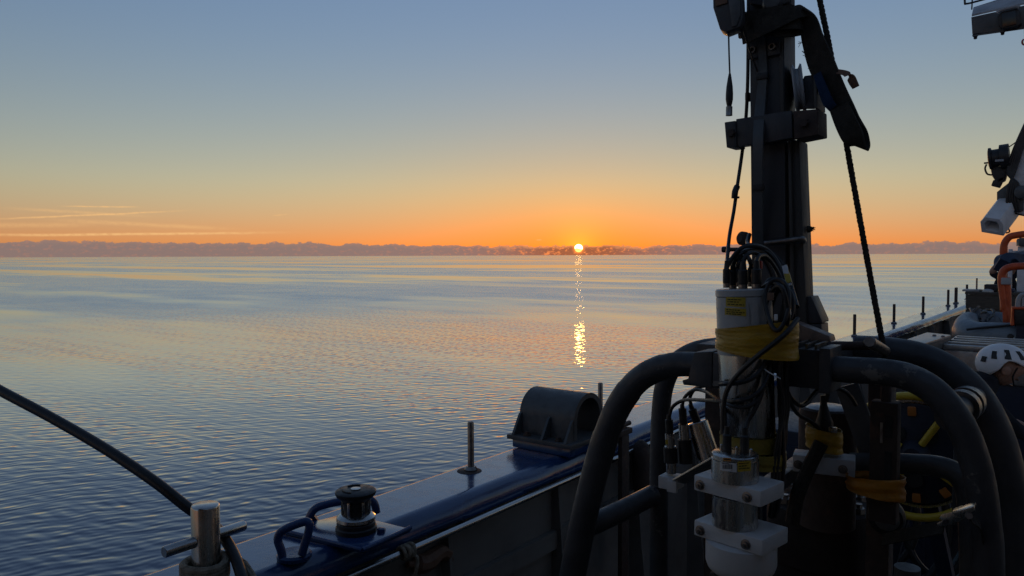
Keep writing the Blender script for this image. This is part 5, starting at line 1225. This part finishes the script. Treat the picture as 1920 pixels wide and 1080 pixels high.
MB().span((8.4, bx1.y, bx1.z), (8.75, bx0.y, bx0.z)).build('body', RUBBER, sb, 0.02)
MB().tube([V((8.39, bx1.y, bx0.z)), V((8.39, bx0.y+0.0, bx0.z)), V((8.39, bx0.y, bx1.z))], 0.016, 8, smooth=False).build('edge', ORANGE, sb)
MB().span((8.42, bx1.y, 0.003), (8.7, bx0.y-0.03, bx1.z-0.001)).build('leg_box', NAVY, sb)
MB().tube([O(1908, 577, 8.4), O(1910, 560, 8.4), O(1920, 552, 8.4), O(1935, 560, 8.4)], 0.02, 10, 5).build('grip_loop', GREYL, sb)
nc_ = thing('navy_cover', 'navy blue cover stretched between the two orange hoops', 'cover', O(1905, 495, 9.5))
cv = [O(1878, 499, 9.35), O(1886, 489, 9.45), O(1905, 484, 9.6), O(1935, 478, 9.7)]
MB().ribbon(cv, [V((1, 0, 0.1))]*4, [0.16, 0.22, 0.26, 0.28], 0.10).build('cloth', TARPB, nc_)
wc = thing('white_column', 'white ship column with a side bracket behind the orange hoops', 'column', V((11.0, O(1915, 500, 11).y, 0)))
a_, b_ = O(1908, 462, 11.0), O(1945, 462, 11.0)
MB().span((11.0, b_.y, 0.003), (11.3, a_.y, a_.z)).build('column', WHITEP, wc, 0.01)
a2, b2 = O(1890, 467, 11.0), O(1898, 467, 11.0)
MB().span((11.05, b2.y, 0.003), (11.12, a2.y, a2.z)).build('bracket_post', WHITEP, wc, 0.004)
MB().span((11.05, a_.y+0.001, O(1900, 476, 11.0).z), (11.12, b2.y-0.001, O(1900, 470, 11.0).z)).build('bracket_arm', WHITEP, wc, 0.004)
MB().span((10.95, b_.y, a_.z+0.001), (11.2, O(1911, 450, 11).y, O(1911, 446, 11.0).z)).build('lamp_box', GREYM, wc, 0.01)
MB().lathe(O(1911, 455, 11.0), (0, 0, 1), [(0.03, -0.04), (0.03, 0.03), (0.018, 0.05)], 12).build('tap', STEELD, wc)

# ------------------------------------------------------------------ deck crane
XK = 12.5
def K(px, py, x=XK): return TX(px, py, x)
ck_ = thing('deck_crane', 'white folding deck crane with hydraulic hoses and a square boom end', 'crane', V((XK+0.5, K(1960, 480).y, 0)))
kk = (K(1880, 400)-EYE).dot(FWD)/FPX
MB().prism([K(1892, 340), K(1921, 255), K(1960, 160), K(2010, 190), K(1980, 320), K(1950, 400), K(1905, 402), K(1893, 380)], (0.42, 0, 0)).build('knuckle', WHITEP, ck_, 0.02)
MB().prism([K(1869, 360, XK-0.02), K(1892, 342, XK-0.02), K(1893, 370, XK-0.02), K(1920, 372, XK-0.02), K(1919, 396, XK-0.02), K(1890, 400, XK-0.02), K(1869, 374, XK-0.02)], (0.30, 0, 0)).build('bracket', GREYM, ck_, 0.01)
# square hollow boom end pointing down and towards the ship side
ctr0, ctr1 = K(1860, 424, XK-0.25), K(1895, 378, XK+0.15)
bd_ = (ctr1-ctr0).normalized()
def ring_(c, w, hgt): 
    a = V((0, 1, 0)); a = (a-bd_*a.dot(bd_)).normalized(); b = bd_.cross(a); 
    return [c+a*(-w)+b*(-hgt), c+a*w+b*(-hgt), c+a*w*1.05+b*hgt*0.3, c+a*w*0.6+b*hgt, c+a*(-w*0.7)+b*hgt, c+a*(-w)+b*hgt*0.4]
w_ = 19*kk
r0, r1, r2, r3 = ring_(ctr0, w_, w_), ring_(ctr1, w_, w_), ring_(ctr0, w_*0.62, w_*0.62), ring_(ctr0+bd_*0.25, w_*0.62, w_*0.62)
vs = r0+r1+r2+r3; fs = []
for i in range(6):
    j = (i+1) % 6
    fs += [(i, j, 6+j, 6+i), (i, 12+i, 12+j, j), (12+i, 18+i, 18+j, 12+j)]
fs += [tuple(range(6, 12)), tuple(range(18, 24))]
MB().add(vs, fs).build('boom_end', WHITEP, ck_, 0.006)
for i in range(5):
    MB().tube([K(1935-3*i, 230, XK-0.05), K(1915-4*i, 285, XK-0.06), K(1902-3*i, 325, XK-0.08), K(1893+4*i, 345, XK-0.10), K(1888+5*i, 372, XK-0.10), K(1892+5*i, 398, XK-0.06)], 0.017, 8, 6).build('hose', RUBBER, ck_)
MB().tube([K(1903, 396, XK-0.02), K(1896, 412, XK-0.02), K(1890, 425, XK-0.02), K(1893, 434, XK-0.02), K(1886, 437, XK-0.02)], 0.010, 6, 6).build('hose', RUBBER, ck_)
MB().tube([K(1898, 398, XK-0.02), K(1920, 404, XK-0.02), K(1940, 402, XK-0.02)], 0.012, 6, 6).build('hose', RUBBER, ck_)
MB().lathe(K(1916, 360, XK-0.12), (-1, 0, 0), [(0.09, -0.1), (0.09, 0.02), (0.06, 0.04)], 20).build('pivot', GREYM, ck_)
MB().span((XK+0.1, K(2030, 480).y, 0.003), (XK+0.8, K(1960, 480).y, 2.4)).build('pedestal', WHITEP, ck_, 0.03)
wn = thing('crane_winch', 'black winch drum mounted on the crane boom with a thin wire', 'winch', K(1872, 330))
q0, q1 = K(1853, 298), K(1893, 292)
MB().lathe(q0, q1-q0, [(0.11, 0), (0.15, 0.01), (0.15, 0.04), (0.12, 0.05), (0.12, (q1-q0).length-0.12), (0.17, (q1-q0).length-0.11), (0.17, (q1-q0).length)], 22).build('drum', RUBBER, wn)
MB().prism([K(1856, 312), K(1892, 310), K(1884, 338), K(1870, 345), K(1860, 330)], (0.2, 0, 0)).build('gearbox', RUBBER, wn, 0.02)
MB().prism([K(1862, 338), K(1885, 330), K(1874, 352), K(1858, 348)], (0.12, 0, 0)).build('lug', RUBBER, wn, 0.01)
MB().tube([K(1850, 308), K(1847, 316), K(1851, 326), K(1860, 328)], 0.012, 6, 5).build('hose', RUBBER, wn)
MB().cyl(K(1845, 306), K(1854, 305), 0.012, None, 8).build('stub', RUBBER, wn)
MB().box(K(1874, 301, XK-0.17), (0.03, 0.10, 0.03)).build('name_plate', GREYL, wn, 0.004)
MB().tube([K(1874, 288), K(1900, 270), K(1935, 245)], 0.008, 6, smooth=False).build('wire', CABLE, wn)

# ------------------------------------------------------------------ lamp bar high on the right
XU = 5.5
def U(px, py, x=XU): return TX(px, py, x)
lbr = thing('lamp_bar', 'grey steel lamp beam with a square floodlight high above the deck', 'lamp bar', U(1900, 60))
MB().prism([U(1821, 32), U(1930, 8), U(1990, -6), U(1990, 40), U(1930, 52), U(1823, 64)], (0.02, 0, 0)).build('front_plate', GREYM, lbr, 0.003)
MB().prism([U(1822, 31, XU-0.003), U(1930, 6.5, XU-0.003), U(1990, -7, XU-0.003), U(1990, -30, XU+0.25), U(1930, -16, XU+0.25), U(1825, 17, XU+0.25)], (0, 0, 0.012)).build('top_plate', GREYL, lbr, 0.002)
MB().prism([U(1823, 65.5), U(1990, 41.5), U(1990, 41.5, XU+0.25), U(1825, 62, XU+0.25)], (0, 0, -0.01)).build('bottom_plate', GREYM, lbr)
_m = MB().prism([U(1870, 30, XU-0.05), U(1878, 22, XU-0.05), U(1906, 15, XU-0.05), U(1912, 20, XU-0.05), U(1915, 44, XU-0.05), U(1906, 50, XU-0.05), U(1880, 54, XU-0.05), U(1873, 48, XU-0.05)], (0.049, 0, 0)); fl_ = _m.build('floodlight', RUBBER, lbr, 0.006)
MB().prism([U(1878, 26, XU-0.056), U(1904, 20, XU-0.056), U(1906, 45, XU-0.056), U(1880, 51, XU-0.056)], (0.005, 0, 0)).build('lamp_glass', GLASS, fl_, 0.001)
MB().tube([U(1869, 25, XU-0.06), U(1876, 19, XU-0.06), U(1904, 12.5, XU-0.06), U(1911, 14, XU-0.06)], 0.010, 8, 5).build('lamp_hood', GREYL, fl_)
for px, py in ((1829, 65), (1880, 57)):
    a_ = U(px, py, XU+0.05); MB().lathe(a_+V((0, 0, -0.028)), (0, 0, 1), [(0.006, 0), (0.010, 0.003), (0.010, 0.014), (0.014, 0.016), (0.014, 0.026)], 12).build('peg', RUBBER, lbr)
MB().tube([U(1809, -30), U(1809, 4), U(1812, 7), U(1830, 3), U(1870, -8)], 0.006, 8, 4).build('wire_guard', CABLE, lbr)
MB().tube([U(1822, 18), U(1823, -6), U(1822, -40)], 0.004, 6, 3).build('wire_stay', CABLE, lbr)
MB().span((XU+0.26, U(1990, 40).y-1.2, 3.0), (XU+0.5, U(1990, 40).y-0.02, 3.9)).build('bracket', WHITEP, lbr, 0.01)
rg_ = MB().tube([U(1921+4.5*math.cos(a), 79+5*math.sin(a), XU) for a in [2*math.pi*i/12 for i in range(12)]], 0.005, 6, 3, closed=True).build('red_ring', RED)
tag(rg_, 'small dark red ring hanging below the lamp beam', 'ring')
rp = MB().cyl(U(1921, 74, XU), U(1921, 40, XU), 0.002, None, 6).build('ring_cord', CABLE)
tag(rp, 'thin cord holding the dark red ring', 'cord')
